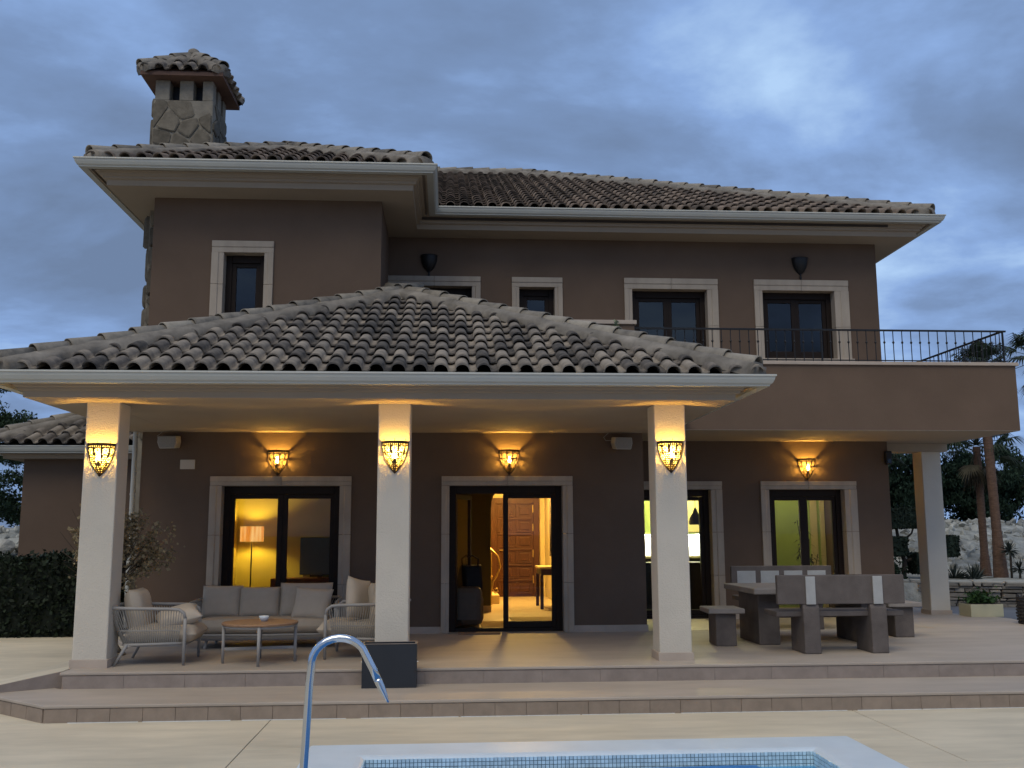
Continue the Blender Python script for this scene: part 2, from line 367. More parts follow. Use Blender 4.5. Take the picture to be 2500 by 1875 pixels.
while k < L_-.3:
    a = Vector((-3.62,9.45))+d*k; b = a+d*.283; o_ = -n_*.018
    if o_.dot(Vector((-1,-1))) < 0: o_ = -o_
    MB().prism([tuple(a+o_),tuple(b+o_),tuple(b-o_*.5),tuple(a-o_*.5)], -.02, .121).build('riser_tile', MT['riser'], st, bevel=.002); k += .29
x = -3.825
while x < 8.3:
    MB().box(x+.0008, x+.5992, 10.383, 10.41, .15, FZ-.034).build('riser_tile', MT['riser2'], ter, bevel=.002); x += .6
rampm = MB(); rampm.add([(-3.86,10.52,.318),(-4.75,9.98,.160),(-14,12.0,.160),(-14,15,.30),(-3.86,15,.318),(-3.86,10.52,-.2),(-4.75,9.98,-.2),(-14,12.0,-.2),(-14,15,-.2),(-3.86,15,-.2)],
    [(0,1,2,3,4),(0,5,6,1),(1,6,7,2),(4,9,5,0)])
ramp_o = struct(rampm.build('side_path', MT['deck']), 'pale sloping side path left of the porch')
rs = MB(); rs.add([(-3.855,10.512,.312),(-4.745,9.972,.158),(-4.745,9.972,.0),(-3.855,10.512,.0),(-3.86,10.53,.312),(-4.75,9.99,.158),(-4.75,9.99,.0),(-3.86,10.53,.0)],[(0,1,2,3),(4,7,6,5),(0,4,5,1),(3,2,6,7),(0,3,7,4),(1,5,6,2)])
rs.build('riser', MT['riser2'], ramp_o)

# ------------------------------------------------------------------ house
house = empty('house', (1.5, 14.5, FZ)); tag(house, 'two storey brown villa with tiled hip roofs and a lit columned porch', 'house')
TY, WY = 13.85, 15.6                        # front planes of the tower / porch wall and of the recessed wing
def hp(mb, name, mat, smooth=False, bevel=0, fixn=True):
    return world_part(mb.build(name, mat, None, smooth, bevel, fixn), house)
def wall_grid(x0, x1, z0, z1, y, thk, holes):
    xs = sorted({x0, x1, *[h[0] for h in holes], *[h[1] for h in holes]}); zs = sorted({z0, z1, *[h[2] for h in holes], *[h[3] for h in holes]})
    xs = [q for q in xs if x0 <= q <= x1]; zs = [q for q in zs if z0 <= q <= z1]
    m = MB()
    def solid(i, j):
        if i < 0 or j < 0 or i >= len(xs)-1 or j >= len(zs)-1: return False
        cx = (xs[i]+xs[i+1])/2; cz = (zs[j]+zs[j+1])/2
        return not any(h[0] < cx < h[1] and h[2] < cz < h[3] for h in holes)
    idx = {}
    def V(i, j, b):
        if (i,j,b) not in idx: idx[(i,j,b)] = len(m.v); m.v.append((xs[i], y+thk*b, zs[j]))
        return idx[(i,j,b)]
    for i in range(len(xs)-1):
        for j in range(len(zs)-1):
            if not solid(i,j): continue
            m.f.append((V(i,j,0),V(i+1,j,0),V(i+1,j+1,0),V(i,j+1,0))); m.f.append((V(i,j,1),V(i,j+1,1),V(i+1,j+1,1),V(i+1,j,1)))
            if not solid(i-1,j): m.f.append((V(i,j,0),V(i,j+1,0),V(i,j+1,1),V(i,j,1)))
            if not solid(i+1,j): m.f.append((V(i+1,j,0),V(i+1,j,1),V(i+1,j+1,1),V(i+1,j+1,0)))
            if not solid(i,j-1): m.f.append((V(i,j,0),V(i,j,1),V(i+1,j,1),V(i+1,j,0)))
            if not solid(i,j+1): m.f.append((V(i,j+1,0),V(i+1,j+1,0),V(i+1,j+1,1),V(i,j+1,1)))
    return m
E_ = .07                                    # stone surround laps into the wall
# openings: name -> x0,x1,z0,z1
O = dict(salon=(-3.11,-1.50,FZ,2.33), hall=(.02,1.61,FZ,2.33), kitchen=(2.72,4.20,FZ,2.345), dining=(5.15,6.39,FZ,2.345),
         tower=(-3.21,-2.64,4.35,5.65), u1=(-.90,.37,4.5,5.64), u2=(1.14,1.72,4.5,5.64), u3=(3.00,4.25,4.5,5.63), u4=(5.18,6.40,4.5,5.63))
def hole(k, floor): 
    a,b,c,d_ = O[k]; return (a-E_, b+E_, c-(1 if floor else E_), d_+E_)
hp(wall_grid(-4.22, 2.77, -.1, 3.4, TY, .25, [hole('salon',1), hole('hall',1)]), 'porch_wall', MT['wall'])
hp(MB().box(2.52, 2.77, TY+.25, WY, -.1, 3.16), 'return_wall', MT['wall'])
hp(wall_grid(2.0, 7.15, -.1, 3.5, WY, .25, [(2.05,O['kitchen'][1]+E_,-1,O['kitchen'][3]+E_), hole('dining',1)]), 'recessed_wall', MT['wall'])
hp(wall_grid(-4.22, -.985, 3.4, 6.6, TY, .25, [hole('tower',0)]), 'tower_wall', MT['wall'])
hp(MB().box(-4.22, -3.97, TY+.25, 21, -.1, 6.6), 'tower_side_wall', MT['wall'])
hp(MB().box(-1.235, -.985, TY+.25, WY, 3.4, 6.6), 'tower_return_wall', MT['wall'])
hp(wall_grid(-1.235, 7.15, 3.5, 6.6, WY, .25, [hole(k,0) for k in ('u1','u2','u3','u4')]), 'wing_wall', MT['wall'])
hp(MB().box(6.90, 7.15, WY+.25, 27, -.1, 6.6), 'wing_side_wall', MT['wall'])
hp(MB().box(-4.22, 7.15, 27, 27.25, -.1, 6.6), 'rear_wall', MT['wall'])
# skirting along the walls
for a,b,c_,d_ in ((-4.22,O['salon'][0]-.16,TY-.015,TY+.005),(O['salon'][1]+.16,O['hall'][0]-.11,TY-.015,TY+.005),(O['hall'][1]+.14,2.785,TY-.015,TY+.005),(2.765,2.785,TY+.005,WY-.016),(4.39,4.99,WY-.015,WY+.005),(6.61,7.16,WY-.015,WY+.005)):
    hp(MB().box(a,b,c_,d_,FZ-.01,FZ+.09), 'skirting', MT['cap'])
# floors, interior slab
hp(MB().box(-3.97,6.9,TY+.02,27,FZ-.25,FZ+.002), 'interior_floor', pm('interior_floor_tile',(.42,.34,.24),.45,.1,2,.05,30))
hp(MB().box(-3.97,6.9,WY+.25,27,3.0,3.3), 'upper_floor_slab', pm('ceiling_paint',(.6,.57,.5),.9,.04))
hp(MB().box(-3.97,2.52,TY+.25,WY+.25,3.0,3.3), 'upper_floor_slab', MT['soffit'])
hp(MB().box(-3.97,-1.235,TY+.26,WY+.25,3.3,3.36), 'upper_floor_slab', MT['roofdeck'])
hp(MB().box(-3.97,6.9,WY+.9,WY+.95,3.3,6.6), 'dark_room_backing', pm('dark_room_backing',(.02,.022,.026),.95,.1))  # added dark sheet, its colour stands in for the gloom of unlit upper rooms
hp(MB().box(-3.97,-1.24,TY+1.0,TY+1.05,3.36,6.6), 'dark_room_backing', bpy.data.materials['dark_room_backing'])  # same dark backing sheet for the unlit tower room
hp(MB().box(-4.2,7.14,TY+1.2,27,6.58,6.62), 'attic_floor', MT['roofdeck'])

def block(mb, par): 
    o = mb.build('surround_block', MT['stone'], par, bevel=.004); return o
def opening(key, y, style, jl=.16, jr=.16, lint=.13, left=True, sill=None, glass='glass', joints=3, back=.15, mull=True):
    x0,x1,z0,z1 = O[key]
    fr = .085; yb = y+back
    m = MB()
    m.box(x0-.02,x0+fr,yb,yb+.09,z0-.01,z1+.02).box(x1-fr,x1+.02,yb,yb+.09,z0-.01,z1+.02).box(x0+fr,x1-fr,yb,yb+.09,z1-.11,z1+.02).box(x0+fr,x1-fr,yb,yb+.09,z0-.01,z0+.05)
    win = hp(m, 'sliding_door' if z0 == FZ else 'window', MT['frame'], bevel=.006)
    def sash(a, b, yy, name='sash', gl=glass):
        q = MB(); w_ = .072
        q.box(a,a+w_,yy,yy+.05,z0+.052,z1-.112).box(b-w_,b,yy,yy+.05,z0+.052,z1-.112).box(a+w_,b-w_,yy,yy+.05,z1-.112-.06,z1-.112).box(a+w_,b-w_,yy,yy+.05,z0+.052,z0+.052+.085)
        o = q.build(name, MT['frame'], win, bevel=.005)
        p = MB().box(a+w_-.01,b-w_+.01,yy+.02,yy+.028,z0+.13,z1-.165).build('pane', MT[gl], win)
        return o
    if style == 'two':
        c = (x0+x1)/2; sash(x0+fr-.01, c+.002, yb+.022); sash(c-.002, x1-fr+.01, yb+.032)
    elif style == 'one': sash(x0+fr-.01, x1-fr+.01, yb+.022)
    elif style == 'hall':
        c = .83; sash(c-.05, x1-fr+.01, yb+.022)
    # stone surround
    def jamb(xi, xo, zb, zt):
        n = joints
        for i in range(n):
            a = zb+(zt-zb)*i/n; b = zb+(zt-zb)*(i+1)/n
            s_ = 1 if xo > xi else -1; w_ = abs(xo-xi)
            poly = [(xo,y-.036),(xo-s_*w_*.55,y-.036),(xo-s_*w_*.62,y-.022),(xi,y-.022),(xi,yb+.02),(xo,yb+.02)]
            if s_ < 0: poly = poly[::-1]
            block(MB().prism(poly[::-1], a+.002, b-.002), win)
    zb = z0 if z0 == FZ else z0-.10
    if left: jamb(x0, x0-jl, zb, z1)
    jamb(x1, x1+jr, zb, z1)
    n = max(1, int((x1-x0+jl+jr)/.75)); xa = x0-(jl if left else 0); xb = x1+jr
    for i in range(n):
        a = xa+(xb-xa)*i/n; b = xa+(xb-xa)*(i+1)/n
        poly = [(y-.037,z1+lint),(y-.037,z1+lint*.5),(y-.023,z1+lint*.42),(y-.023,z1+.001),(yb+.02,z1+.001),(yb+.02,z1+lint)]
        block(MB().prism_x(poly, a+(.002 if i else 0), b-(.002 if i < n-1 else 0)), win)
    if sill: MB().box(x0-jl-.03,x1+jr+.03,y-.07,yb+.02,z0-.14,z0-.02).build('sill', MT['stone'], win, bevel=.006)
    return win
opening('salon', TY, 'two'); hall_win = opening('hall', TY, 'hall', jl=.11, jr=.14)
opening('kitchen', WY, 'two', left=False, jr=.18); opening('dining', WY, 'two', jl=.14, jr=.2)
opening('tower', TY, 'one', jl=.17, jr=.13, lint=.17, sill=1, glass='glass_up')
opening('u1', WY, 'two', jl=.1, jr=.14, lint=.16, sill=1, glass='glass_up', joints=2); opening('u2', WY, 'one', jl=.12, jr=.13, lint=.16, sill=1, glass='glass_up', joints=2)
opening('u3', WY, 'two', jl=.13, jr=.18, lint=.18, sill=1, glass='glass_up', joints=2); opening('u4', WY, 'two', jl=.14, jr=.24, lint=.18, sill=1, glass='glass_up', joints=2)
# the open leaf of the hall door, swung inwards
lf = MB(); lw, lh = .70, 1.86; z0 = FZ+.05
lf.box(0,.07,0,.05,0,lh).box(lw-.07,lw,0,.05,0,lh).box(.07,lw-.07,0,.05,lh-.07,lh).box(.07,lw-.07,0,.05,0,.09)
leaf = lf.build('open_leaf', MT['frame'], hall_win, bevel=.005)
leaf.location = (.115, TY+.25, z0); leaf.rotation_euler = (0,0,R(70))
lp = MB().box(.06,lw-.06,.02,.028,.08,lh-.06).build('pane', MT['glass'], hall_win); lp.location = leaf.location; lp.rotation_euler = leaf.rotation_euler

# columns
for x in (-3.86, -.762, 2.27):
    c = hp(MB().box(x, x+.352, 10.70, 11.052, FZ, 3.10), 'column', MT['cream'], bevel=.012)
    MB().box(x-.016, x+.368, 10.684, 11.068, FZ-.005, FZ+.085).build('plinth', MT['cap'], c, bevel=.004)
c = hp(MB().box(7.94, 8.27, 16.05, 16.38, .18, 3.0), 'column', MT['cream'], bevel=.012)
MB().box(7.925, 8.285, 16.035, 16.395, .18, FZ+.07).build('plinth', MT['cap'], c, bevel=.004)
hp(MB().box(7.15, 8.37, 16.0, 16.42, 2.99, 3.129), 'balcony_beam', MT['soffit'])

# eaves: gutter + moulded soffit swept round the roofs
gut = [(-.012,0),(0,.002),(.002,-.016),(-.010,-.022),(-.016,-.050),(-.034,-.086),(-.058,-.104),(-.058,-.116),(-.145,-.116),(-.145,-.030),(-.135,-.028),(-.130,-.100),(-.060,-.098)]
gut = [(-.012,0),(0,.002),(.002,-.016),(-.010,-.022),(-.016,-.050),(-.034,-.086),(-.058,-.104),(-.058,-.116),(-.150,-.116),(-.150,-.012)]
def eave(path, z, drop=.275, inner=.95):
    k = drop/.275
    o = hp(MB().sweep(path, gut, z=z), 'gutter', MT['gutter'])
    pr_ = [(-.151,-.02),(-.151,-.105*k),(-.175,-.105*k),(-.175,-.06*k),(-.215,-.06*k),(-.215,-.105*k),(-.265,-.105*k),(-.272,-.150*k),(-.300,-.155*k),(-.300,-.188*k),(-.345,-.196*k),(-.345,-drop),(-inner,-drop),(-inner,-.02)]
    s_ = hp(MB().sweep(path, pr_, z=z), 'eave_soffit', MT['soffit'])
    return o, s_
GZ, UGZ = 3.30, 6.725
eave([(-4.70,13.9),(-4.70,9.94),(3.42,9.94),(3.42,13.84)], GZ, .228)
eave([(-5.08,21),(-5.08,13.02),(-.17,13.02),(-.17,14.80),(8.0,14.80),(8.0,27)], UGZ, .275)
# porch ceiling between the eave slab and the wall
pc = MB().box(-3.752,2.472,10.88,TY+.01,3.073,3.2)
hp(pc, 'porch_ceiling', MT['soffit'])
# gutter corner caps, downpipe at the left corner of the house
dp = MB().tube([(-4.30,TY-.05,3.2),(-4.30,TY-.05,.3)], .031, 12)
for z in (.9,2.2): dp.lathe([(.036,0),(.036,.03)], 12, (-4.30,TY-.05,z))
hp(dp, 'downpipe', MT['gutter'], smooth=False)

# ------------------------------------------------------------------ roof tiles
PIT, EXP, TL = .221, .36, .425
def tile_mb(p=PIT, l=TL, h=.076):
    xs = [p*q for q in (.0,.035,.065,.10,.16,.25,.37,.49,.58,.64,.675,.71,.78,.90,1.08)]; n = len(xs)
    def prof(q):
        t = abs(q/p-.37)/.335
        if t < 1: return h*(1-t**2.3)**.55
        return -.006*math.sin(math.pi*min(1,max(0,(q/p-.705)/.33)))
    zs = [prof(q)+(.012 if q > p*1.05 else 0) for q in xs]
    m = MB(); th = .017; r0 = .046
    for y, r in ((0,r0),(l,.0)):
        for q, z in zip(xs, zs): m.v.append((q, y, z+r))
    for y, r in ((0,r0),(l,.0)):
        for q, z in zip(xs, zs): m.v.append((q, y, z+r-th))
    for i in range(n-1):
        m.f.append((i,i+1,n+i+1,n+i)); m.f.append((2*n+i,3*n+i,3*n+i+1,2*n+i+1)); m.f.append((i,2*n+i,2*n+i+1,i+1))
    m.f.append((0,n,3*n,2*n)); m.f.append((n-1,3*n-1,4*n-1,2*n-1))
    return m
def tile_mesh(name, mat, p=PIT, l=TL):
    me = bpy.data.meshes.new(name); t = tile_mb(p, l); me.from_pydata(t.v, [], t.f); me.update(); me.materials.append(mat)
    me.polygons.foreach_set('use_smooth', [i % 3 != 2 for i in range(len(me.polygons)-2)]+[False, False])
    return me
def roof_face(part, O_, U, V, width, length, clips, mat, name='roof_tile', stuff=False, p=PIT, ex=EXP, l=TL, jitter=.004):
    U = Vector(U).normalized(); V = Vector(V).normalized(); Nn = U.cross(V).normalized(); O_ = Vector(O_)
    base = tile_mesh(name, mat, p, l); acc = bmesh.new() if stuff else None
    rows = int(length/ex)+1; cols = int(width/p)+1; cnt = 0
    for r in range(rows):
        for c in range(cols):
            P = O_+U*(c*p+random.uniform(-jitter,jitter))+V*(r*ex-.02+random.uniform(-jitter,jitter))+Nn*random.uniform(0,.004)
            yawj = random.uniform(-.012,.012)
            M = Matrix(((U.x,V.x,Nn.x,P.x),(U.y,V.y,Nn.y,P.y),(U.z,V.z,Nn.z,P.z),(0,0,0,1))) @ Matrix.Rotation(yawj,4,'Z')
            cs = [M @ Vector(q) for q in ((0,0,0),(p,0,0),(0,l,0),(p,l,0))]
            skip = False; cut = []
            for cp_, cn in clips:
                ds = [(q-cp_).dot(cn) for q in cs]
                if max(ds) < .05: skip = True; break
                if min(ds) < 0: cut.append((cp_, cn))
            if skip: continue
            if stuff or cut:
                bm = bmesh.new(); bm.from_mesh(base); bmesh.ops.transform(bm, matrix=M, verts=bm.verts)
                for cp_, cn in cut: bmesh.ops.bisect_plane(bm, geom=bm.verts[:]+bm.edges[:]+bm.faces[:], plane_co=cp_, plane_no=cn, clear_inner=True)
                if not bm.faces: bm.free(); continue
                if stuff:
                    vm = {}
                    for v in bm.verts: vm[v] = acc.verts.new(v.co)
                    for f in bm.faces:
                        nf = acc.faces.new([vm[v] for v in f.verts]); nf.smooth = f.smooth
                    bm.free()
                else:
                    bmesh.ops.transform(bm, matrix=M.inverted(), verts=bm.verts)
                    me = bpy.data.meshes.new(name); bm.to_mesh(me); bm.free(); me.materials.append(mat)
                    o = link(name, me, None, part); o.matrix_local = M; cnt += 1
            else:
                o = bpy.data.objects.new(name, base); col.objects.link(o); o.parent = part; o.matrix_local = M; cnt += 1
    if stuff:
        me = bpy.data.meshes.new('roof_tiles'); acc.to_mesh(me); acc.free(); me.materials.append(mat)
        o = link('roof_tiles', me, None, part); o['kind'] = 'stuff'
    return cnt
def ridge_mesh(name, l, r, mat, flip=False):
    m = MB(); seg = 10; v = []
    for y, rr, dz in ((0,r*1.08,.02),(l*.06,r*1.06,.02),(l,r*.9,0)):
        for th in (0,.014):
            for k in range(seg+1):
                a = math.pi*k/seg; v.append(((rr-th)*math.cos(a), y, (rr-th)*.86*math.sin(a)+dz))
    q = seg+1; f = []
    for i in range(2):
        for k in range(seg):
            f.append((i*2*q+k, i*2*q+k+1, (i+1)*2*q+k+1, (i+1)*2*q+k)); f.append((i*2*q+q+k, (i+1)*2*q+q+k, (i+1)*2*q+q+k+1, i*2*q+q+k+1))
    for k in range(seg): f.append((k, q+k, q+k+1, k+1)); f.append((4*q+k, 4*q+k+1, 5*q+k+1, 5*q+k))
    m.add(v, f); me = bpy.data.meshes.new(name); me.from_pydata(m.v, [], m.f); me.update(); me.materials.append(mat)
    me.polygons.foreach_set('use_smooth', [True]*len(me.polygons)); return me
def ridge_line(part, P0, P1, mat=None, r=.105, l=.43, ex=.37, lift=.080, stuff=False, mortar=.23, name='hip_tile', endcap=True):
    P0 = Vector(P0); P1 = Vector(P1); d = (P1-P0); Ln = d.length; d.normalize()
    sx = d.cross(Vector((0,0,1))).normalized(); n = sx.cross(d).normalized()
    me = ridge_mesh(name, l, r, mat or MT['hip'])
    k = 0; i = 0
    while k < Ln-.05:
        P = P0+d*k+n*(lift+random.uniform(-.004,.006))
        M = Matrix(((sx.x,d.x,n.x,P.x),(sx.y,d.y,n.y,P.y),(sx.z,d.z,n.z,P.z),(0,0,0,1))) @ Matrix.Rotation(random.uniform(-.015,.015),4,'Z')
        o = bpy.data.objects.new(name, me); col.objects.link(o); o.parent = part; o.matrix_local = M; k += ex
    # mortar bed under the caps, with an uneven lower edge
    m = MB(); ns = max(8, int(Ln/.07)); prof = 9
    for i in range(ns+1):
        t = i/ns; c = P0+d*(Ln*t)
        for q in range(prof):
            s_ = max(-1,min(1,-1+2*(q-1)/(prof-3))); wob = noise.noise((c.x*5+q, c.y*5, c.z*5))
            hgt = lift+.045-.012*abs(s_)-.075*abs(s_)**3
            p_ = c+sx*(s_*(mortar+.05*wob))+n*(hgt+.012*wob if 0 < q < prof-1 else -.04)
            m.v.append(tuple(p_))
    for i in range(ns):
        for q in range(prof-1):
            a = i*prof+q; m.f.append((a,a+1,a+prof+1,a+prof))
    m.f.append(tuple(range(prof))); m.f.append(tuple(range(ns*prof,ns*prof+prof)))
    m.build('mortar_bed', MT['mortar'], part, smooth=True)
def vplane(A, B, keep):                      # vertical plane through A-B, normal towards KEEP
    A = Vector(A); B = Vector(B); d = (B-A); n = Vector((d.y,-d.x,0)).normalized()
    if (Vector(keep)-A).dot(n) < 0: n = -n
    return (A+n*.035, n)
def deck_part(verts, faces, name):
    m = MB(); m.add(verts, faces); return hp(m, name, MT['roofdeck'], fixn=False)

# porch roof
A = Vector((-4.58,10.05,3.300)); B = Vector((3.30,10.05,3.300)); AP = Vector((-.66,13.80,5.02)); AP2 = Vector((-.66,14.6,5.045))
AL = Vector((-4.58,13.84,3.300)); BL = Vector((3.30,13.84,3.300))
proof = deck_part([A+Vector((.1,.1,-.012)),B+Vector((-.1,.1,-.012)),AP-Vector((0,0,.022)),BL+Vector((-.1,0,-.012)),AL+Vector((.1,0,-.012)),Vector((-.66,13.84,4.98))], [(0,1,2),(1,3,5,2),(4,0,2,5)], 'porch_roof')
Vs = (AP-Vector((AP.x,10.05,3.300)))
ntiles = roof_face(proof, A+Vector((0,0,.0)), (1,0,0), Vs, 7.88, Vs.length, [vplane(A,AP,(-.6,10.5,3)), vplane(B,AP,(-.6,10.5,3))], MT['tile'])
Vr = AP-Vector((3.30,AP.y,3.300))
roof_face(proof, B, (0,1,0), Vr, 3.9, Vr.length, [vplane(B,AP,(3.0,12.5,3)), (Vector((0,13.84,0)),Vector((0,-1,0)))], MT['tile'], stuff=True)
Vl = AP-Vector((-4.58,AP.y,3.300))
roof_face(proof, AL, (0,-1,0), Vl, 3.9, Vl.length, [vplane(A,AP,(-4.4,12.5,3)), (Vector((0,13.84,0)),Vector((0,-1,0)))], MT['tile'], stuff=True)
ridge_line(proof, A+Vector((.05,.05,.03)), AP); ridge_line(proof, B+Vector((-.05,.05,.03)), AP)
# tower roof
A = Vector((-4.95,13.14,6.725)); B = Vector((-.30,13.14,6.725)); hw = (B.x-A.x)/2; SL = .462
AP = Vector(((A.x+B.x)/2, 13.14+hw, 6.725+hw*SL)); APb = Vector((AP.x,21,AP.z))
troof = deck_part([A+Vector((.1,.1,-.01)),B+Vector((-.1,.1,-.01)),AP-Vector((0,0,.022)),APb-Vector((0,0,.022)),Vector((A.x+.1,21,A.z)),Vector((B.x-.1,21,B.z))], [(0,1,2),(0,2,3,4),(1,5,3,2)], 'tower_roof')
Vt = AP-Vector((AP.x,13.14,6.725))
ntiles += roof_face(troof, A, (1,0,0), Vt, 2*hw, Vt.length, [vplane(A,AP,(AP.x,13.3,6)), vplane(B,AP,(AP.x,13.3,6))], MT['tile_up'])
ridge_line(troof, A+Vector((.05,.05,.03)), AP); ridge_line(troof, B+Vector((-.05,.05,.03)), AP)
# wing roof
A = Vector((-.29,14.92,6.725)); B = Vector((7.88,14.92,6.725)); D_ = 6.25
PK = Vector((7.88-D_,14.92+D_,6.725+D_*SL)); PKl = Vector((-4,PK.y,PK.z))
wroof = deck_part([Vector((-.35,14.9,6.725)),B+Vector((-.1,.1,-.01)),PK-Vector((0,0,.022)),PKl-Vector((0,0,.022)),Vector((-4,18.7,8.5)),Vector((7.9,27.5,6.73)),Vector((PK.x,27.5,PK.z-.06))], [(0,1,2,3,4),(1,5,6,2),(3,2,6)], 'wing_roof')
Vw = PK-Vector((PK.x,14.92,6.725))
vall = (Vector((-.29,14.92,0)), Vector((1,1,0)).normalized())
roof_face(wroof, A+Vector((-2.21,0,0)), (1,0,0), Vw, 8.17+2.21, Vw.length, [vplane(B,PK,(2,15,6)), vall], MT['tile_up'], stuff=True)
ridge_line(wroof, B+Vector((-.05,.05,.03)), PK); ridge_line(wroof, PK, PKl)

# ------------------------------------------------------------------ balcony
BY = 13.86
hp(MB().box(2.79,8.38,BY,14.06,3.13,4.085), 'balcony_parapet', MT['wall'])
hp(MB().box(8.18,8.38,14.06,21,3.13,4.085), 'balcony_parapet', MT['wall'])
hp(MB().box(2.79,8.18,14.06,WY-.002,3.13,3.35).box(7.152,8.18,WY-.002,21,3.13,3.35), 'balcony_slab', MT['soffit'])
hp(MB().box(2.795,8.375,BY+.004,BY+.012,3.122,3.13).box(2.795,8.375,BY+.012,20,3.121,3.129), 'balcony_soffit', MT['soffit'])
hp(MB().prism([(2.79,BY-.03),(8.42,BY-.03),(8.42,21),(8.15,21),(8.15,14.09),(2.79,14.09)],4.085,4.135), 'parapet_cap', MT['cap'], bevel=.006)
hp(MB().box(.6,2.69,BY,14.06,3.4,4.66), 'stub_wall', MT['wall'])
hp(MB().box(.6,2.72,BY-.03,14.09,4.66,4.72), 'parapet_cap', MT['cap'], bevel=.006)
hp(MB().box(.6,2.79,14.06,WY-.002,3.2,3.35), 'balcony_slab', MT['soffit'])
rail = empty('balcony_railing', (5.5,13.96,4.135)); tag(rail, 'black wrought iron railing with thin balusters along the balcony parapet', 'railing')
def rp(mb, name, smooth=False):
    o = mb.build(name, MT['black'], rail, smooth); o.location = -Vector(rail.location); return o
rp(MB().box(2.70,8.33,13.945,13.975,4.615,4.640), 'top_rail'); rp(MB().box(2.70,8.33,13.95,13.97,4.165,4.180), 'bottom_rail')
rp(MB().box(8.265,8.295,13.976,20.5,4.615,4.640), 'top_rail'); rp(MB().box(8.27,8.29,13.976,20.5,4.165,4.180), 'bottom_rail')
bm_ = MB().tube([(0,0,.005),(0,0,.50)], .0068, 6)
bm_.lathe([(.007,.285),(.013,.292),(.018,.300),(.018,.310),(.013,.318),(.007,.325)], 8)
bme = bm_.mesh('baluster'); bme.materials.append(MT['black'])
i = 0; x = 2.77
while x < 8.3:
    o = bpy.data.objects.new('baluster', bme); col.objects.link(o); o.parent = rail; o.location = Vector((x,13.96,4.14))-Vector(rail.location); x += .1365
y = 14.15
while y < 20.4:
    o = bpy.data.objects.new('baluster', bme); col.objects.link(o); o.parent = rail; o.location = Vector((8.28,y,4.14))-Vector(rail.location); y += .1365
for px_, py_ in ((2.71,13.96),(8.28,13.96),(5.5,13.96),(8.28,17)):
    rp(MB().box(px_-.011,px_+.011,py_-.011,py_+.011,4.135,4.62), 'post')
# ------------------------------------------------------------------ stones, chimney
def vor(w, h, nx, ny, rnd, jit=.38):
    pts = []
    for j in range(ny):
        for i in range(nx):
            pts.append(((i+.5+(.25 if j % 2 else -.25)+rnd.uniform(-jit,jit))*w/nx, (j+.5+rnd.uniform(-jit,jit))*h/ny))
    cells = []
    for i, (px_, py_) in enumerate(pts):
        if not (0 < px_ < w and 0 < py_ < h): px_ = min(max(px_,.02*w),.98*w); pts[i] = (px_,py_)
    for i, p in enumerate(pts):
        poly = [(0,0),(w,0),(w,h),(0,h)]
        for j, q in enumerate(pts):
            if i == j: continue
            mx, my = (p[0]+q[0])/2, (p[1]+q[1])/2; nx_, ny_ = p[0]-q[0], p[1]-q[1]; new = []
            for k in range(len(poly)):
                a, b = poly[k], poly[(k+1) % len(poly)]
                da = (a[0]-mx)*nx_+(a[1]-my)*ny_; db = (b[0]-mx)*nx_+(b[1]-my)*ny_
                if da >= 0: new.append(a)
                if da*db < 0:
                    t = da/(da-db); new.append((a[0]+(b[0]-a[0])*t, a[1]+(b[1]-a[1])*t))
            poly = new
            if len(poly) < 3: break
        if len(poly) >= 3: cells.append(poly)
    return cells
def stones(part, O_, U, V, w, h, nx, ny, mat, depth=.035, gap=.03, seed=1, name='stone', fill=.97):
    rnd = random.Random(seed); U = Vector(U); V = Vector(V); n = U.cross(V).normalized(); O_ = Vector(O_)
    for poly in vor(w, h, nx, ny, rnd):
        cx = sum(p[0] for p in poly)/len(poly); cy = sum(p[1] for p in poly)/len(poly)
        size = (sum(math.hypot(p[0]-cx,p[1]-cy) for p in poly)/len(poly))
        if size < gap*1.2 or rnd.random() > fill: continue
        k = 1-gap*rnd.uniform(.6,1.3)/size; pts = []
        for i in range(len(poly)):
            a, b, c = poly[i-1], poly[i], poly[(i+1) % len(poly)]
            for q in (a, c):
                t = rnd.uniform(.08,.20); pts.append((b[0]+(q[0]-b[0])*t, b[1]+(q[1]-b[1])*t))
        pts = [(cx+(x-cx)*k, cy+(y-cy)*k) for x, y in pts]; d = depth*rnd.uniform(.5,1.25); m = MB(); L = len(pts)
        for s_, dd in ((1,-.01),(1,d*.6),(.86,d)):
            for x, y in pts: m.v.append(tuple(O_+U*(cx+(x-cx)*s_)+V*(cy+(y-cy)*s_)+n*(dd+rnd.uniform(-.003,.003))))
        for r_ in range(2):
            for i in range(L): m.f.append((r_*L+i, r_*L+(i+1)%L, (r_+1)*L+(i+1)%L, (r_+1)*L+i))
        m.f.append(tuple(range(2*L,3*L)))
        m.build(name, mat, part, smooth=False)
cx0, cx1, cy0, cy1 = -4.56, -3.66, 14.66, 15.56
cm = MB().box(cx0,cx1,cy0,cy1,6.7,8.30)
for (a,b) in ((0,.24),(.37,.60),(.72,.90)):
    for (c_,d_) in ((0,.22),(.36,.56),(.70,.90)):
        if a < .3 < b or True:
            if not (.3 < a < .6 and .3 < c_ < .6): cm.box(cx0+a+.01,cx0+b-.01,cy0+c_+.01,cy0+d_-.01,8.302,8.63)
chim = hp(cm, 'chimney', MT['chmort'], bevel=.012)
MB().box(cx0+.2,cx1-.2,cy0+.2,cy1-.2,8.30,8.6).build('flue', MT['black'], chim)
stones(chim,(cx0,cy0,7.0),(1,0,0),(0,0,1),.9,1.30,3,5,MT['chst'],depth=.030,gap=.017,seed=3)
stones(chim,(cx1,cy0,7.0),(0,1,0),(0,0,1),.9,1.30,3,5,MT['chst'],depth=.035,gap=.017,seed=5)
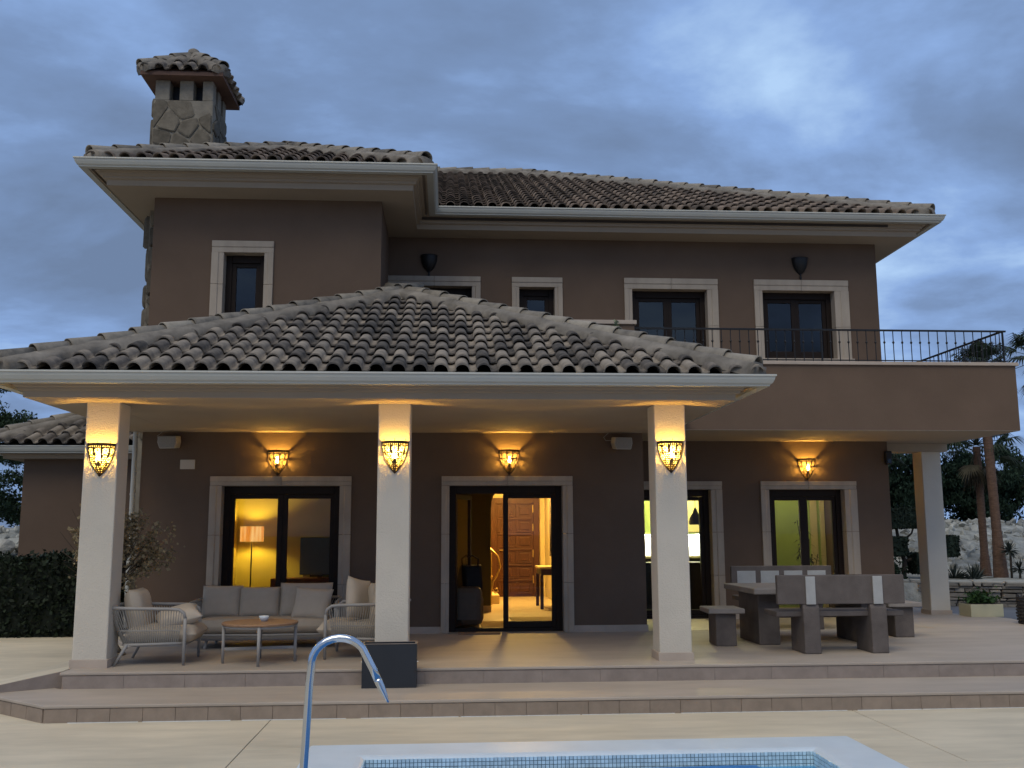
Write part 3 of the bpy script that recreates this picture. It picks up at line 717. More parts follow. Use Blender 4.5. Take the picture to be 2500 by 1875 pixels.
stones(chim,(cx0,cy1,6.9),(0,-1,0),(0,0,1),.9,1.46,3,6,MT['chst'],depth=.06,gap=.026,seed=6)
br = hp(MB().box(-4.46,-4.221,14.45,15.7,0,6.5), 'chimney_breast', MT['chmort'])
stones(br,(-4.46,15.7,1.5),(0,-1,0),(0,0,1),1.25,4.9,4,14,MT['chst'],depth=.07,gap=.02,seed=8)
stones(br,(-4.46,14.45,3.0),(1,0,0),(0,0,1),.24,3.4,1,12,MT['chst'],depth=.06,gap=.02,seed=9)
# chimney cap: small tiled hip roof
ov = .17; ax, ay = (cx0+cx1)/2, (cy0+cy1)/2; ez = 8.69
q0, q1, q2, q3 = Vector((cx0-ov,cy0-ov,ez)), Vector((cx1+ov,cy0-ov,ez)), Vector((cx1+ov,cy1+ov,ez)), Vector((cx0-ov,cy1+ov,ez))
AP = Vector((ax,ay,9.19)); dn = Vector((0,0,-.06))
capm = MB(); capm.add([q0-Vector((0,0,.06)),q1-Vector((0,0,.06)),q2-Vector((0,0,.06)),q3-Vector((0,0,.06)),q0,q1,q2,q3,AP-Vector((0,0,.03))], [(3,2,1,0),(0,1,5,4),(1,2,6,5),(2,3,7,6),(3,0,4,7),(4,5,8),(5,6,8),(6,7,8),(7,4,8)])
capo = hp(capm, 'chimney_cap', MT['brickred'])
for a, b, keep in ((q0,q1,(ax,cy0,8)),(q1,q2,(cx1,ay,8)),(q3,q0,(cx0,ay,8))):
    mid = (a+b)/2; Vc = AP-mid
    ntiles += roof_face(capo, a+Vector((0,0,.005)), b-a, Vc, (b-a).length, Vc.length-.1, [vplane(a,AP,keep), vplane(b,AP,keep)], MT['tile'], p=.215, ex=.3, l=.36)
for q_ in (q0,q1,q2,q3): ridge_line(capo, q_+(AP-q_)*.03, q_+(AP-q_)*.93, r=.085, l=.32, ex=.3, lift=.07, mortar=.15)
MB().lathe([(.09,-.02),(.10,.03),(.085,.09),(.04,.12),(.0,.125)], 12, (AP.x,AP.y,AP.z+.06)).build('finial', MT['mortar'], capo, smooth=True)

# ------------------------------------------------------------------ wall lamps
def sconce_mesh():
    nph, nt_ = 84, 54; H = .335; A_, B_ = .142, .125
    def prof(t): return max(.05, (1-t**1.9))**.8*(1-.02*math.sin(math.pi*t))
    m = MB()
    for j in range(nt_+1):
        t = j/nt_; p = prof(t)
        for i in range(nph+1):
            ph = math.pi*i/nph; m.v.append((A_*p*math.cos(ph), -B_*p*math.sin(ph)-.002, -H*t))
    ros = [(R(a), .080, .037) for a in (18,54,90,126,162)]+[(R(a), .170, .036) for a in (26,90,154)]+[(R(a),.235,.02) for a in (55,125)]
    def solid(ph, t):
        p = prof(t); z = H*t; sc_ = p*.134
        if t < .06 or t > .93: return True
        if ph < .05 or ph > math.pi-.05: return True
        for rb in (R(36),R(72),R(108),R(144)):
            if abs(ph-rb)*sc_ < .007 and z < .15: return True
        for a, zz, r in ros:
            dx = (ph-a)*sc_; dz = z-zz; d = math.hypot(dx,dz)
            if d < r:
                if d < .010: return True
                if d > r*.80: return True
                th = math.atan2(dz,dx)
                return abs(math.sin(4*th)) < .60 if d > .009 else True
        u = (ph*sc_/.021) % 1-.5; v = (z/.021) % 1-.5
        return math.hypot(u,v) > .21
    for j in range(nt_):
        for i in range(nph):
            if solid(math.pi*(i+.5)/nph, (j+.5)/nt_):
                a = j*(nph+1)+i; m.f.append((a,a+1,a+nph+2,a+nph+1))
    return m
lamp_me = None
warm = (1.0, .56, .09)
bulb_mats = {k: emit_mat('lamp_bulb_'+str(k), warm, k) for k in (760, 900)}
sconces = {}
def sconce(x, y, zt, label, power, group):
    global lamp_me
    r = empty('wall_lamp', (x, y, zt)); tag(r, label, 'wall lamp', group)
    if lamp_me is None:
        m = sconce_mesh(); me = m.mesh('pierced_shade'); me.materials.append(MT['lampmetal']); lamp_me = dict(shade=me)
        rim = MB().tube([(.143*math.cos(math.pi*k/20), -.127*math.sin(math.pi*k/20)-.002, 0) for k in range(21)], .0045, 6)
        for k in (4,10,16):
            q = math.pi*k/20; rim.tube([(.143*math.cos(q),-.127*math.sin(q),0),(.143*math.cos(q),-.127*math.sin(q),.018)], .003, 6); rim.lathe([(.001,.014),(.006,.02),(.001,.027)], 8, (.143*math.cos(q),-.127*math.sin(q),0))
        for q in (0,R(36),R(72),R(108),R(144),math.pi):
            pts_ = []
            for j in range(13):
                t = j/12*.97; p_ = max(.05,(1-t**1.9))**.8; pts_.append((.144*p_*math.cos(q), -.127*p_*math.sin(q)-.003, -.335*t))
            rim.tube(pts_, .0042 if 0 < q < 3 else .0055, 5)
        lamp_me['rim'] = rim.mesh('rim')
        lamp_me['finial'] = MB().lathe([(.002,-.345),(.012,-.338),(.018,-.330),(.018,-.322),(.011,-.312),(.012,-.300)], 12, (0,-.02,0)).mesh('finial')
        lamp_me['holder'] = MB().lathe([(.016,-.235),(.016,-.185),(.012,-.18)], 12, (0,-.07,0)).tube([(0,-.07,-.235),(0,-.03,-.26),(0,0,-.26)], .006, 6).mesh('bulb_holder')
        lamp_me['bulb'] = MB().lathe([(.007,-.180),(.011,-.165),(.017,-.145),(.018,-.125),(.016,-.110),(.010,-.100),(.002,-.096)], 12, (0,-.07,0)).mesh('bulb')
        for k in ('rim','finial','holder'): lamp_me[k].materials.append(MT['lampmetal'])
    for k, nm in (('shade','pierced_shade'),('rim','rim'),('finial','finial'),('holder','bulb_holder')): link(nm, lamp_me[k], None, r)
    b = link('bulb', lamp_me['bulb'].copy(), None, r, True); b.data.materials.append(bulb_mats[power] if power else MT['ceramic'])
    return r
MT['lampmetal'] = pm('dark_pierced_brass', (.035,.024,.016), .5, .2, 12, metal=.6)
G1, G2, G3 = 'pierced lamps on the porch columns', 'pierced lamps above the ground floor doors', 'unlit lamps above the upper windows'
sconce(-3.68, 10.70, 2.625, 'lit pierced metal wall lamp on the left porch column', 760, G1)
sconce(-.575, 10.70, 2.655, 'lit pierced metal wall lamp on the middle porch column', 760, G1)
sconce(2.445, 10.70, 2.66, 'lit pierced metal wall lamp on the right porch column', 760, G1)
sconce(-2.36, TY, 2.815, 'lit pierced metal wall lamp above the sofa window', 900, G2)
sconce(.86, TY, 2.825, 'lit pierced metal wall lamp above the hall door', 900, G2)
sd_ = sconce(7.15, 17.3, 2.835, 'lit pierced metal wall lamp on the side wall behind the right corner', 900, G2); sd_.rotation_euler = (0,0,R(90))
sconce(5.79, WY, 2.835, 'lit pierced metal wall lamp above the door behind the stone benches', 900, G2)
def dark_sconce(x, zt, label):                       # the solid shades upstairs
    r = empty('wall_lamp', (x, WY, zt)); tag(r, label, 'wall lamp', G3)
    m = MB(); nph, nt_ = 20, 14
    for j in range(nt_+1):
        t = j/nt_; p = max(.06,(1-t**2.3))**.8
        for i in range(nph+1): m.v.append((.135*p*math.cos(math.pi*i/nph), -.12*p*math.sin(math.pi*i/nph)-.002, -.28*t))
    for j in range(nt_):
        for i in range(nph): a = j*(nph+1)+i; m.f.append((a,a+1,a+nph+2,a+nph+1))
    m.build('shade', MT['black'], r, smooth=True)
    MB().tube([(.137*math.cos(math.pi*k/20), -.122*math.sin(math.pi*k/20)-.002, 0) for k in range(21)], .006, 6).build('rim', MT['black'], r)
    MB().lathe([(.014,-.36),(.020,-.33),(.012,-.30),(.016,-.27)], 10, (0,-.02,0)).build('stem', MT['black'], r)
dark_sconce(-.33, 6.14, 'unlit black wall lamp near the inner corner of the tower'); dark_sconce(5.84, 6.18, 'unlit black wall lamp above the rightmost upper window')
r = empty('outdoor_spotlight', (7.13, WY, 2.96)); tag(r, 'small black spotlight at the right corner of the recessed wall', 'spotlight')
MB().box(-.05,.05,-.10,-.02,-.22,0).build('housing', MT['black'], r, bevel=.015); MB().box(-.02,.02,-.02,.0,-.13,-.07).build('bracket', MT['black'], r); MB().box(-.03,.03,-.104,-.1,-.2,-.13).build('lens', MT['glass_up'], r)
# loudspeakers and plate
def speaker(x, z, label, rz):
    r = empty('loudspeaker', (x, TY, z), 0); tag(r, label, 'speaker', 'outdoor loudspeakers under the porch ceiling')
    b = MB().prism_y([(-.125,.085),(.125,.085),(.135,.0),(.115,-.085),(-.105,-.085),(-.135,.0)], -.23, -.05).build('cabinet', MT['speaker'], r, bevel=.012); b.rotation_euler = (R(6),0,rz)
    g_ = MB().prism_y([(-.112,.072),(.112,.072),(.12,.0),(.102,-.072),(-.094,-.072),(-.12,.0)], -.236, -.231).build('grille', MT['grille'], r); g_.rotation_euler = (R(6),0,rz)
    MB().box(-.03,.03,-.06,0,-.03,.03).build('bracket', MT['speaker'], r)
    MB().tube([(-.10,-.08,.03),(-.19,-.05,.03),(-.215,-.02,.08),(-.16,-.01,.13),(-.08,-.005,.19),(.0,-.004,.24)], .004, 5).build('cable', MT['speaker'], r)
speaker(-3.80, 2.935, 'white loudspeaker high on the wall left of the sofa', R(-6)); speaker(2.42, 2.93, 'white loudspeaker high on the wall right of the hall door', R(8))
tag(MB().box(-3.69,-3.49,TY-.014,TY+.002,2.56,2.69).build('cover_plate', MT['plate'], bevel=.004), 'blank cream cover plate on the wall below the left speaker', 'cover plate')

# ------------------------------------------------------------------ soft furnishings
def pillow_mb(w, h, t, n=14, ex=4, pw=.62, pinch=.07):
    m = MB()
    for sgn in (1,-1):
        for j in range(n+1):
            for i in range(n+1):
                u = -1+2*i/n; v = -1+2*j/n
                x = w/2*u*(1-pinch*(1-v*v)*abs(u)); y = h/2*v*(1-pinch*(1-u*u)*abs(v))
                k = (max(0,1-abs(u)**ex)*max(0,1-abs(v)**ex))**pw
                wr = 1+.05*noise.noise((u*2.3+w*9,v*2.3+h*5,sgn*3))
                m.v.append((x, y, sgn*t/2*k*wr+(.003*sgn)))
    q = (n+1)*(n+1)
    for j in range(n):
        for i in range(n):
            a = j*(n+1)+i; m.f.append((a,a+1,a+n+2,a+n+1)); m.f.append((q+a,q+a+n+1,q+a+n+2,q+a+1))
    edge = [i for i in range(n+1)]+[(j)*(n+1)+n for j in range(1,n+1)]+[n*(n+1)+i for i in range(n-1,-1,-1)]+[j*(n+1) for j in range(n-1,0,-1)]
    for k in range(len(edge)):
        a, b = edge[k], edge[(k+1)%len(edge)]; m.f.append((a,q+a,q+b,b))
    return m
def pillow(name, w, h, t, mat, parent, loc, rot, **k):
    o = pillow_mb(w,h,t,**k).build(name, mat, parent, smooth=True); o.location = loc; o.rotation_euler = rot; return o
def arc(c, r, a0, a1, n, ax='xz', fixed=0):
    res = []
    for i in range(n+1):
        a = a0+(a1-a0)*i/n; p = (c[0]+r*math.cos(a), c[1]+r*math.sin(a))
        res.append((p[0],fixed,p[1]) if ax == 'xz' else (p[0],p[1],fixed))
    return res
def make_armchair(label, loc, rz):
    r = empty('armchair', loc, rz); tag(r, label, 'armchair', 'grey rope armchairs of the porch lounge')
    hw = .37
    # arm / back tube, a horseshoe seen from above
    top = [(.31,-hw,.46),(.295,-hw,.515),(.25,-hw,.548),(.18,-hw,.556),(-.22,-hw,.565)]
    top += [(-.36+.14*math.cos(a)-.0, -hw+.14+.14*math.sin(a), .570) for a in (R(-75),R(-110),R(-145),R(-175))]
    top += [(-.375,0,.575)]
    topm = [(x,-y,z) for x,y,z in top[:-1]][::-1]; full = top+topm
    MB().tube(full, .017, 8).build('arm_tube', MT['alu'], r, smooth=True)
    low = [(.30,-hw+.03,.215),(-.18,-hw+.03,.205),(-.27,-hw+.07,.203),(-.31,-hw+.15,.202),(-.315,0,.20)]
    lowf = low+[(x,-y,z) for x,y,z in low[:-1]][::-1]
    MB().tube(lowf, .014, 8).build('seat_rail', MT['alu'], r, smooth=True)
    MB().box(-.28,.30,-hw+.04,hw-.04,.185,.215).build('seat_base', MT['alu'], r)
    for sgn in (-1,1):
        MB().tube([(.31,sgn*hw,.002),(.31,sgn*hw,.30),(.31,sgn*hw,.465)], [.015,.018,.017], 8).build('leg', MT['alu'], r, smooth=True)
        MB().tube([(-.36,sgn*(hw-.02),.002),(-.25,sgn*(hw-.05),.21)], [.013,.018], 8).build('leg', MT['alu'], r, smooth=True)
    # ropes between the two tubes
    def sample(pts, t):
        P = [Vector(p) for p in pts]; ls = [(P[i+1]-P[i]).length for i in range(len(P)-1)]; d_ = t*sum(ls)
        for i, l in enumerate(ls):
            if d_ <= l or i == len(ls)-1: return P[i]+(P[i+1]-P[i])*min(1,d_/l)
            d_ -= l
    ro = MB(); n = 84
    for k in range(n+1):
        t = .035+.93*k/n; a = sample(full,t); b = sample(lowf,t); ro.tube([a,(a+b)/2+Vector((0,0,0)),b], .0042, 5)
    ro.tube([sample(full,.03+.94*k/40)*.38+sample(lowf,.03+.94*k/40)*.62 for k in range(41)], .007, 5)
    o = ro.build('rope_weave', MT['rope'], r); o['kind'] = 'stuff'
    pillow('seat_cushion', .70, .66, .17, MT['fabric'], r, (.06,0,.30), (0,0,0), ex=8, pw=.45, pinch=.01)
    pillow('back_cushion', .54, .50, .19, MT['fabric'], r, (-.22,0,.50), (R(90),0,R(90)), ex=5, pw=.5, pinch=.02).rotation_euler = Euler((R(78),0,R(90)))
    return r
ch1 = make_armchair('grey rope armchair beside the left porch column, facing right', (-3.10,11.18,FZ), R(2))
ch1.scale = (1.06,1.0,1.04)
ch2 = make_armchair('grey rope armchair half hidden behind the middle column', (-.98,11.50,FZ), R(176))
ch2.scale = (1.06,1.0,1.04)
def scatter(label, loc, rot, w=.46, h=.46, t=.17):
    o = pillow('throw_pillow', w, h, t, MT['fabric2'], None, loc, rot); return tag(o, label, 'pillow', 'loose throw pillows of the porch lounge')
MT['fabric2'] = pm('pale_pillow_fabric', (.50,.43,.345), .95, .06, 6, .35, 260, spec=.1, bdist=.004)
scatter('puffy grey pillow lying on the left armchair seat', (-2.92,11.16,FZ+.475), (R(12),R(-14),R(20)), .46,.42,.18)
scatter('grey pillow standing on its corner in the right armchair', (-1.0,11.44,FZ+.63), (R(84),R(10),R(62)), .46,.46,.15)
scatter('rounded grey pillow at the back of the right armchair', (-.80,11.62,FZ+.60), (R(80),R(0),R(84)), .44,.42,.18)
# sofa
sf = empty('sofa', (-2.22,12.60,FZ)); tag(sf, 'long grey outdoor sofa with thick cushions under the left window', 'sofa')
hw = .875
arm = lambda s_: [(s_*hw,-.36,.22),(s_*hw,-.40,.36),(s_*hw,-.37,.49),(s_*hw,-.26,.535),(s_*hw,.25,.55),(s_*(hw-.05),.37,.555),(s_*(hw-.15),.40,.555)]
full = arm(-1)+[(0,.41,.555)]+arm(1)[::-1]
MB().tube(full,.018,8).build('arm_tube',MT['alu'],sf,smooth=True)
low = [(-hw,-.36,.215),(-hw,.25,.205),(-hw+.08,.36,.205),(0,.37,.205),(hw-.08,.36,.205),(hw,.25,.205),(hw,-.36,.215)]
MB().tube(low,.015,8).build('seat_rail',MT['alu'],sf,smooth=True)
MB().tube([(-hw,-.36,.215),(-hw+.1,-.40,.17),(0,-.41,.165),(hw-.1,-.40,.17),(hw,-.36,.215)],.016,8).build('front_rail',MT['alu'],sf,smooth=True)
MB().box(-hw+.05,hw-.05,-.34,.34,.10,.155).build('base_frame',MT['alu'],sf,bevel=.01)
for sx_ in (-1,1):
    for sy_ in (-1,1): MB().tube([(sx_*(hw-.2),sy_*.3,.002),(sx_*(hw-.22),sy_*.28,.12)],[.016,.02],8).build('leg',MT['alu'],sf)
ro = MB()
for k in range(110):
    t = .02+.96*k/109
    def smp(pts, t):
        P = [Vector(p) for p in pts]; ls = [(P[i+1]-P[i]).length for i in range(len(P)-1)]; d_ = t*sum(ls)
        for i, l in enumerate(ls):
            if d_ <= l or i == len(ls)-1: return P[i]+(P[i+1]-P[i])*min(1,d_/l)
            d_ -= l
    ro.tube([smp(full,t),smp(low,t)],.0045,5)
o = ro.build('rope_weave',MT['rope'],sf); o['kind'] = 'stuff'
pillow('seat_cushion',1.66,.76,.17,MT['fabric'],sf,(0,-.03,.265),(0,0,0),n=22,ex=12,pw=.42,pinch=.004)
for i,(x,w,h,a) in enumerate(((-.60,.50,.42,0),(-.13,.52,.40,2),(.44,.66,.45,-2))):
    pillow('back_cushion',w,h,.20,MT['fabric'],sf,(x,.20-.01*i,.335+h/2-.03),(R(72),0,R(a)),ex=6,pw=.5,pinch=.03)
scatter('square grey pillow leaning at the right end of the sofa', (-1.66,12.47,FZ+.50), (R(66),R(4),R(-8)), .47,.42,.17)
# coffee table
ct = empty('coffee_table',(-2.01,11.0,FZ),R(9)); tag(ct,'round coffee table with teak top and grey legs in front of the sofa','coffee table')
MB().lathe([(.388,.40),(.40,.405),(.402,.418),(.396,.425)],40).build('table_top',MT['teak'],ct)
for k in range(4):
    a = R(90*k); x,y = .375*math.cos(a),.375*math.sin(a); MB().tube([(x,y,.0),(x,y,.40)],[.015,.020],10).build('leg',MT['alu'],ct,smooth=True)
MB().box(-.36,.36,-.012,.012,.135,.165).build('stretcher',MT['alu'],ct); MB().box(-.012,.012,-.36,.36,.1655,.195).build('stretcher',MT['alu'],ct)
MB().tube([(.375*math.cos(R(6*k)),.375*math.sin(R(6*k)),.385) for k in range(60)],.010,6,closed=True).build('rim_rail',MT['alu'],ct)
cup = empty('ceramic_bowl',(-1.98,11.05,FZ+.425)); tag(cup,'small white bowl standing on the round coffee table','bowl')
MB().lathe([(.022,0),(.040,.012),(.052,.035),(.055,.058),(.050,.056),(.046,.035),(.03,.014),(.002,.010)],20,cap=False).build('bowl',MT['ceramic'],cup,smooth=True)
MB().lathe([(.02,0),(.024,.004),(.021,.008)],16).build('foot_ring',MT['ceramic'],cup)
# ------------------------------------------------------------------ concrete dining set
GD = 'concrete garden dining set'
def bench(label, loc, rz, inlays):
    r = empty('concrete_bench', loc, rz); tag(r, label, 'bench', GD)
    w = .74
    # local: the sitter faces +y; the back stands at y = 0
    for sx_ in (-.36,.42):
        poly = [(-.02,0),(.44,0),(.42,.40),(.13,.405),(.10,.45),(.085,.53),(.06,.56),(.015,.555),(-.01,.50)]
        MB().prism_x(poly, sx_-.095, sx_+.095).build('leg', MT['conc'], r, bevel=.012)
        if inlays == 'straps': MB().box(sx_-.055,sx_+.055,-.022,-.002,.545,.855).build('strap', MT['conc_light'], r, bevel=.004)
    MB().box(-w,w,.06,.50,.405,.465).build('seat', MT['conc'], r, bevel=.01)
    bk = MB().box(-w,w,0,.065,.545,.87).build('backrest', MT['conc'], r, bevel=.01); 
    if inlays == 'panels':
        for k in range(4):
            x = -w+.09+k*.345; MB().box(x,x+.27,.062,.071,.57,.80).build('inlay', MT['conc_light'], r, bevel=.003)
    return r
bench('brown concrete bench seen from behind, nearest the step edge', (4.46,11.12,FZ), 0, 'straps')
bench('brown concrete bench on the far side of the table, against the wall', (4.82,14.25,FZ), math.pi, 'panels')
tb = empty('concrete_table',(4.58,12.45,FZ)); tag(tb,'long brown concrete table between the two benches','table',GD)
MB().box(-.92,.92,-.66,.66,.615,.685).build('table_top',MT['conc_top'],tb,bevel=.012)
for x in (-.80,.48): MB().prism([(x,-.42),(x+.26,-.42),(x+.26,.40),(x,.40)],0,.613).build('leg',MT['conc'],tb,bevel=.012)
def stool(label, loc):
    r = empty('concrete_stool',loc,R(random.uniform(-3,3))); tag(r,label,'stool',GD)
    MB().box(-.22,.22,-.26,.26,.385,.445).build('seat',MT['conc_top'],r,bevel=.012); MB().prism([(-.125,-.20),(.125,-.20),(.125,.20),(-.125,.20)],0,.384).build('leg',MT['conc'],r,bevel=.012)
stool('brown concrete stool at the left end of the table', (3.36,12.15,FZ)); stool('brown concrete stool at the right end of the table', (5.92,12.9,FZ))
# ------------------------------------------------------------------ small porch and pool things
pb = empty('planter_box',(-.575,10.26,.155)); tag(pb,'empty black metal planter box on the lower step before the middle column','planter')
m = MB(); hx,hy,H = .272,.105,.425; tck = .014
m.box(-hx,hx,-hy,-hy+tck,0,H).box(-hx,hx,hy-tck,hy,0,H).box(-hx,-hx+tck,-hy+tck,hy-tck,0,H).box(hx-tck,hx,-hy+tck,hy-tck,0,H).box(-hx+tck,hx-tck,-hy+tck,hy-tck,0,.03)
m.build('box',MT['anth'],pb,bevel=.002)
rm_ = MB().box(-hx-.003,hx+.003,-hy-.003,-hy+.018,H,H+.004).box(-hx-.003,hx+.003,hy-.018,hy+.003,H,H+.004).box(-hx-.003,-hx+.018,-hy+.018,hy-.018,H,H+.004).box(hx-.018,hx+.003,-hy+.018,hy-.018,H,H+.004).build('rim',pm('worn_rim',(.24,.20,.17),.5,.2,8),pb)
for s_ in (-1,1): MB().tube([(s_*hx,0,.24),(s_*(hx+.012),0,.24)],.008,8).build('handle_bolt',MT['chrome'],pb)
tag(MB().box(.15,.72,13.62,13.84,FZ,FZ+.018).build('door_mat',MT['mat'],bevel=.005),'flat brown door mat in front of the open hall door','door mat')
hr = empty('pool_handrail',(-.775,5.5,.03)); tag(hr,'bent polished steel tube arching at the pool edge','handrail')
pts = [(0,0,0),(.012,0,.25),(.028,0,.55),(.040,0,.85),(.048,0,.93)]
for k in range(1,12):
    a = R(180-165*k/12+8); pts.append((.198+.150*math.cos(a), 0, .955+.135*math.sin(a)))
pts += [(.375,0,.93),(.405,0,.865)]
MB().tube(pts,.0215,16).build('tube',MT['chrome'],hr,smooth=True)
MB().tube([(.402,0,.872),(.408,0,.860),(.425,0,.825),(.455,0,.765),(.462,0,.75)],[.0225,.0225,.0205,.009,.004],16).build('tapered_end',MT['chrome'],hr,smooth=True)
MB().lathe([(.055,-.004),(.055,.006),(.03,.016),(.023,.02)],20).build('base_flange',MT['chrome'],hr,smooth=True)
# ------------------------------------------------------------------ rooms behind the glass
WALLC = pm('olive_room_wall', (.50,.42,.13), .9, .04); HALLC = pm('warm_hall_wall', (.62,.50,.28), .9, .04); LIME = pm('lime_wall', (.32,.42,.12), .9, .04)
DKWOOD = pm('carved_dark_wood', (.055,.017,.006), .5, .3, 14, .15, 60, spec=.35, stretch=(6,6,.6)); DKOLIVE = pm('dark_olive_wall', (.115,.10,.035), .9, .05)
CREAMC = pm('cream_cabinet', (.62,.54,.30), .55, .04); WHITE = pm('white_tile_splash', (.72,.74,.70), .4, .02)
hp(MB().box(-3.57,-3.45,TY+.25,16.7,FZ,3.0), 'interior_wall', WALLC); hp(MB().box(-3.45,-.35,16.6,16.72,FZ,3.0), 'interior_wall', WALLC)
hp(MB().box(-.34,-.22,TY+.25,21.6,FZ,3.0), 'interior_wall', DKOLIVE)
# arch wall with an elliptical opening
arch = [(-.22,FZ),(.75,FZ),(.75,2.1)]+[(1.6-.85*math.cos(R(a)), 2.1+.62*math.sin(R(a))) for a in range(10,180,10)]+[(2.45,2.1),(2.45,FZ),(2.52,FZ),(2.52,3.0),(-.22,3.0)]
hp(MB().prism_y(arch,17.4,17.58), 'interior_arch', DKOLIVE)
hp(MB().box(.70,.76,17.37,17.39,FZ,FZ+.11).box(-.2,.70,17.37,17.39,FZ,FZ+.11), 'interior_skirting', HALLC)
hp(MB().box(2.10,2.2,17.6,21.6,FZ,3.0), 'interior_wall', HALLC); hp(MB().box(-.22,2.1,21.5,21.62,FZ,3.0), 'interior_wall', HALLC)
hp(MB().box(2.40,2.52,TY+.25,17.4,FZ,3.0), 'interior_wall', HALLC)
# carved front door at the end of the hall
dx0, dx1, dz1 = .93, 1.97, 2.42
wd = hp(MB().box(dx0,dx0+.10,21.40,21.5,FZ,dz1).box(dx1-.12,dx1,21.40,21.5,FZ,dz1).box(dx0+.10,dx1-.12,21.40,21.5,dz1-.12,dz1).box(dx0+.10,dx1-.12,21.44,21.5,FZ,dz1-.12), 'front_door', DKWOOD, bevel=.006)
bx0, bx1 = dx0+.12, dx1-.14; W_ = bx1-bx0; Hd = dz1-.14-FZ
rnd = random.Random(4)
for j in range(6):
    z_ = FZ+.05+j*Hd/6
    MB().box(bx0+.02,bx1-.02,21.415,21.44,z_+Hd/6-.06,z_+Hd/6-.015).build('door_rail',DKWOOD,wd,bevel=.006)
    for s_ in (0,1):
        a = bx0+.02+s_*W_/2; b = a+W_/2-.04
        MB().box(a,a+.05,21.42,21.44,z_,z_+Hd/6-.07).build('door_moulding',DKWOOD,wd,bevel=.005)
        MB().box(a+.09,b-.05,21.425,21.44,z_+.05,z_+Hd/6-.11).build('door_panel',DKWOOD,wd,bevel=.012)
        if (j+s_) % 2: MB().box(a+.05,b-.01,21.42,21.44,z_,z_+.04).build('door_moulding',DKWOOD,wd,bevel=.005)
MB().tube([(bx0+.06,21.40,1.30),(bx0+.17,21.36,1.30)],.014,8).build('handle',pm('brass',(.55,.42,.18),.35,metal=1),wd)
for z_ in (.6,1.15,1.7,2.1): MB().box(dx1-.145,dx1-.125,21.39,21.41,z_,z_+.16).build('hinge',bpy.data.materials['brass'],wd)
# stairs and scrolled rail
hp(MB().box(.0,1.0,19.3,20.4,FZ,FZ+.17).box(.0,.85,19.5,20.4,FZ+.17,FZ+.34), 'stair_flight', HALLC, bevel=.01)
sr = empty('stair_railing',(.88,19.1,FZ)); tag(sr,'scrolled wrought iron stair railing inside the lit hall','railing')
brs = bpy.data.materials['brass']
MB().tube([(-.25,.2,1.1),(-.05,.1,1.05),(.08,.05,.92),(.13,0,.72),(.06,0,.55),(-.02,0,.42),(-.03,0,.30),(.03,0,.22),(.08,0,.26),(.06,0,.31),(.02,0,.29)],.016,8).build('scroll',brs,sr,smooth=True)
MB().tube([(-.05,0,.0),(-.05,0,.98)],.016,8).build('post',brs,sr); MB().tube([(-.14,.02,.17),(-.14,.02,1.02)],.010,8).build('baluster',brs,sr)
MB().lathe([(.02,.5),(.035,.53),(.02,.56)],10,(-.05,0,0)).build('collar',brs,sr)
tb2 = empty('console_table',(1.86,18.35,FZ)); tag(tb2,'narrow dark wood console table against the hall wall','table')
MB().box(-.21,.21,-.5,.5,.71,.745).build('top',HALLC,tb2,bevel=.006); MB().box(-.18,.18,-.46,.46,.60,.708).build('apron',DKWOOD,tb2)
for sx_ in (-1,1):
    for sy_ in (-1,1): MB().box(sx_*.17-.028,sx_*.17+.028,sy_*.44-.028,sy_*.44+.028,0,.599).build('leg',DKWOOD,tb2)
MB().box(-.185,-.18,-.40,-.1,.62,.69).build('drawer',DKOLIVE,tb2)
tp = empty('tapestry',(2.09,19.6,1.3)); tag(tp,'dark patterned woven tapestry hanging on the hall wall','tapestry')
mm, tt, bb = new_mat('tapestry_weave'); vo = tt.nodes.new('ShaderNodeTexVoronoi'); vo.inputs['Scale'].default_value = 22; rp_ = tt.nodes.new('ShaderNodeValToRGB')
rp_.color_ramp.elements[0].color = (.02,.03,.05,1); rp_.color_ramp.elements[1].color = (.28,.17,.07,1); rp_.color_ramp.elements[0].position = .3; tt.links.new(vo.outputs['Distance'],rp_.inputs[0]); tt.links.new(rp_.outputs[0],bb.inputs['Base Color']); bb.inputs['Roughness'].default_value = .95
m = MB(); n_ = 24
for i in range(n_+1):
    for j in range(2): m.v.append((-.03-.015*math.sin(i*1.3), -.5+i*1.0/n_, 1.15*j))
for i in range(n_): m.f.append((2*i,2*i+2,2*i+3,2*i+1))
o = m.build('cloth',mm,tp,smooth=True); sm = o.modifiers.new('thickness','SOLIDIFY'); sm.thickness = .012
MB().tube([(-.03,-.56,1.16),(-.03,.56,1.16)],.012,8).build('rod',DKWOOD,tp)
fr_ = MB()
for i in range(26): fr_.tube([(-.03,-.49+i*.039,0),(-.03,-.49+i*.039,-.1)],.006,4)
fr_.build('fringe',mm,tp)['kind'] = 'stuff'
tag(MB().box(.50,.86,14.45,15.5,FZ+.003,FZ+.014).build('rug',pm('tan_rug',(.36,.26,.13),.95,.15,20,.4,90),bevel=.003),'tan runner rug just inside the open hall door','rug')
tag(MB().box(1.0,1.75,14.7,16.2,FZ+.003,FZ+.014).build('rug',pm('beige_rug',(.50,.42,.28),.95,.2,14,.4,90),bevel=.003),'pale beige rug behind the right glass of the hall door','rug')
SOFAC = pm('dark_brown_leather',(.085,.058,.036),.5,.15,6,.2,40)
ss = empty('indoor_sofa',(.30,15.0,FZ)); tag(ss,'dark brown rounded sofa inside the hall behind the open door leaf','sofa')
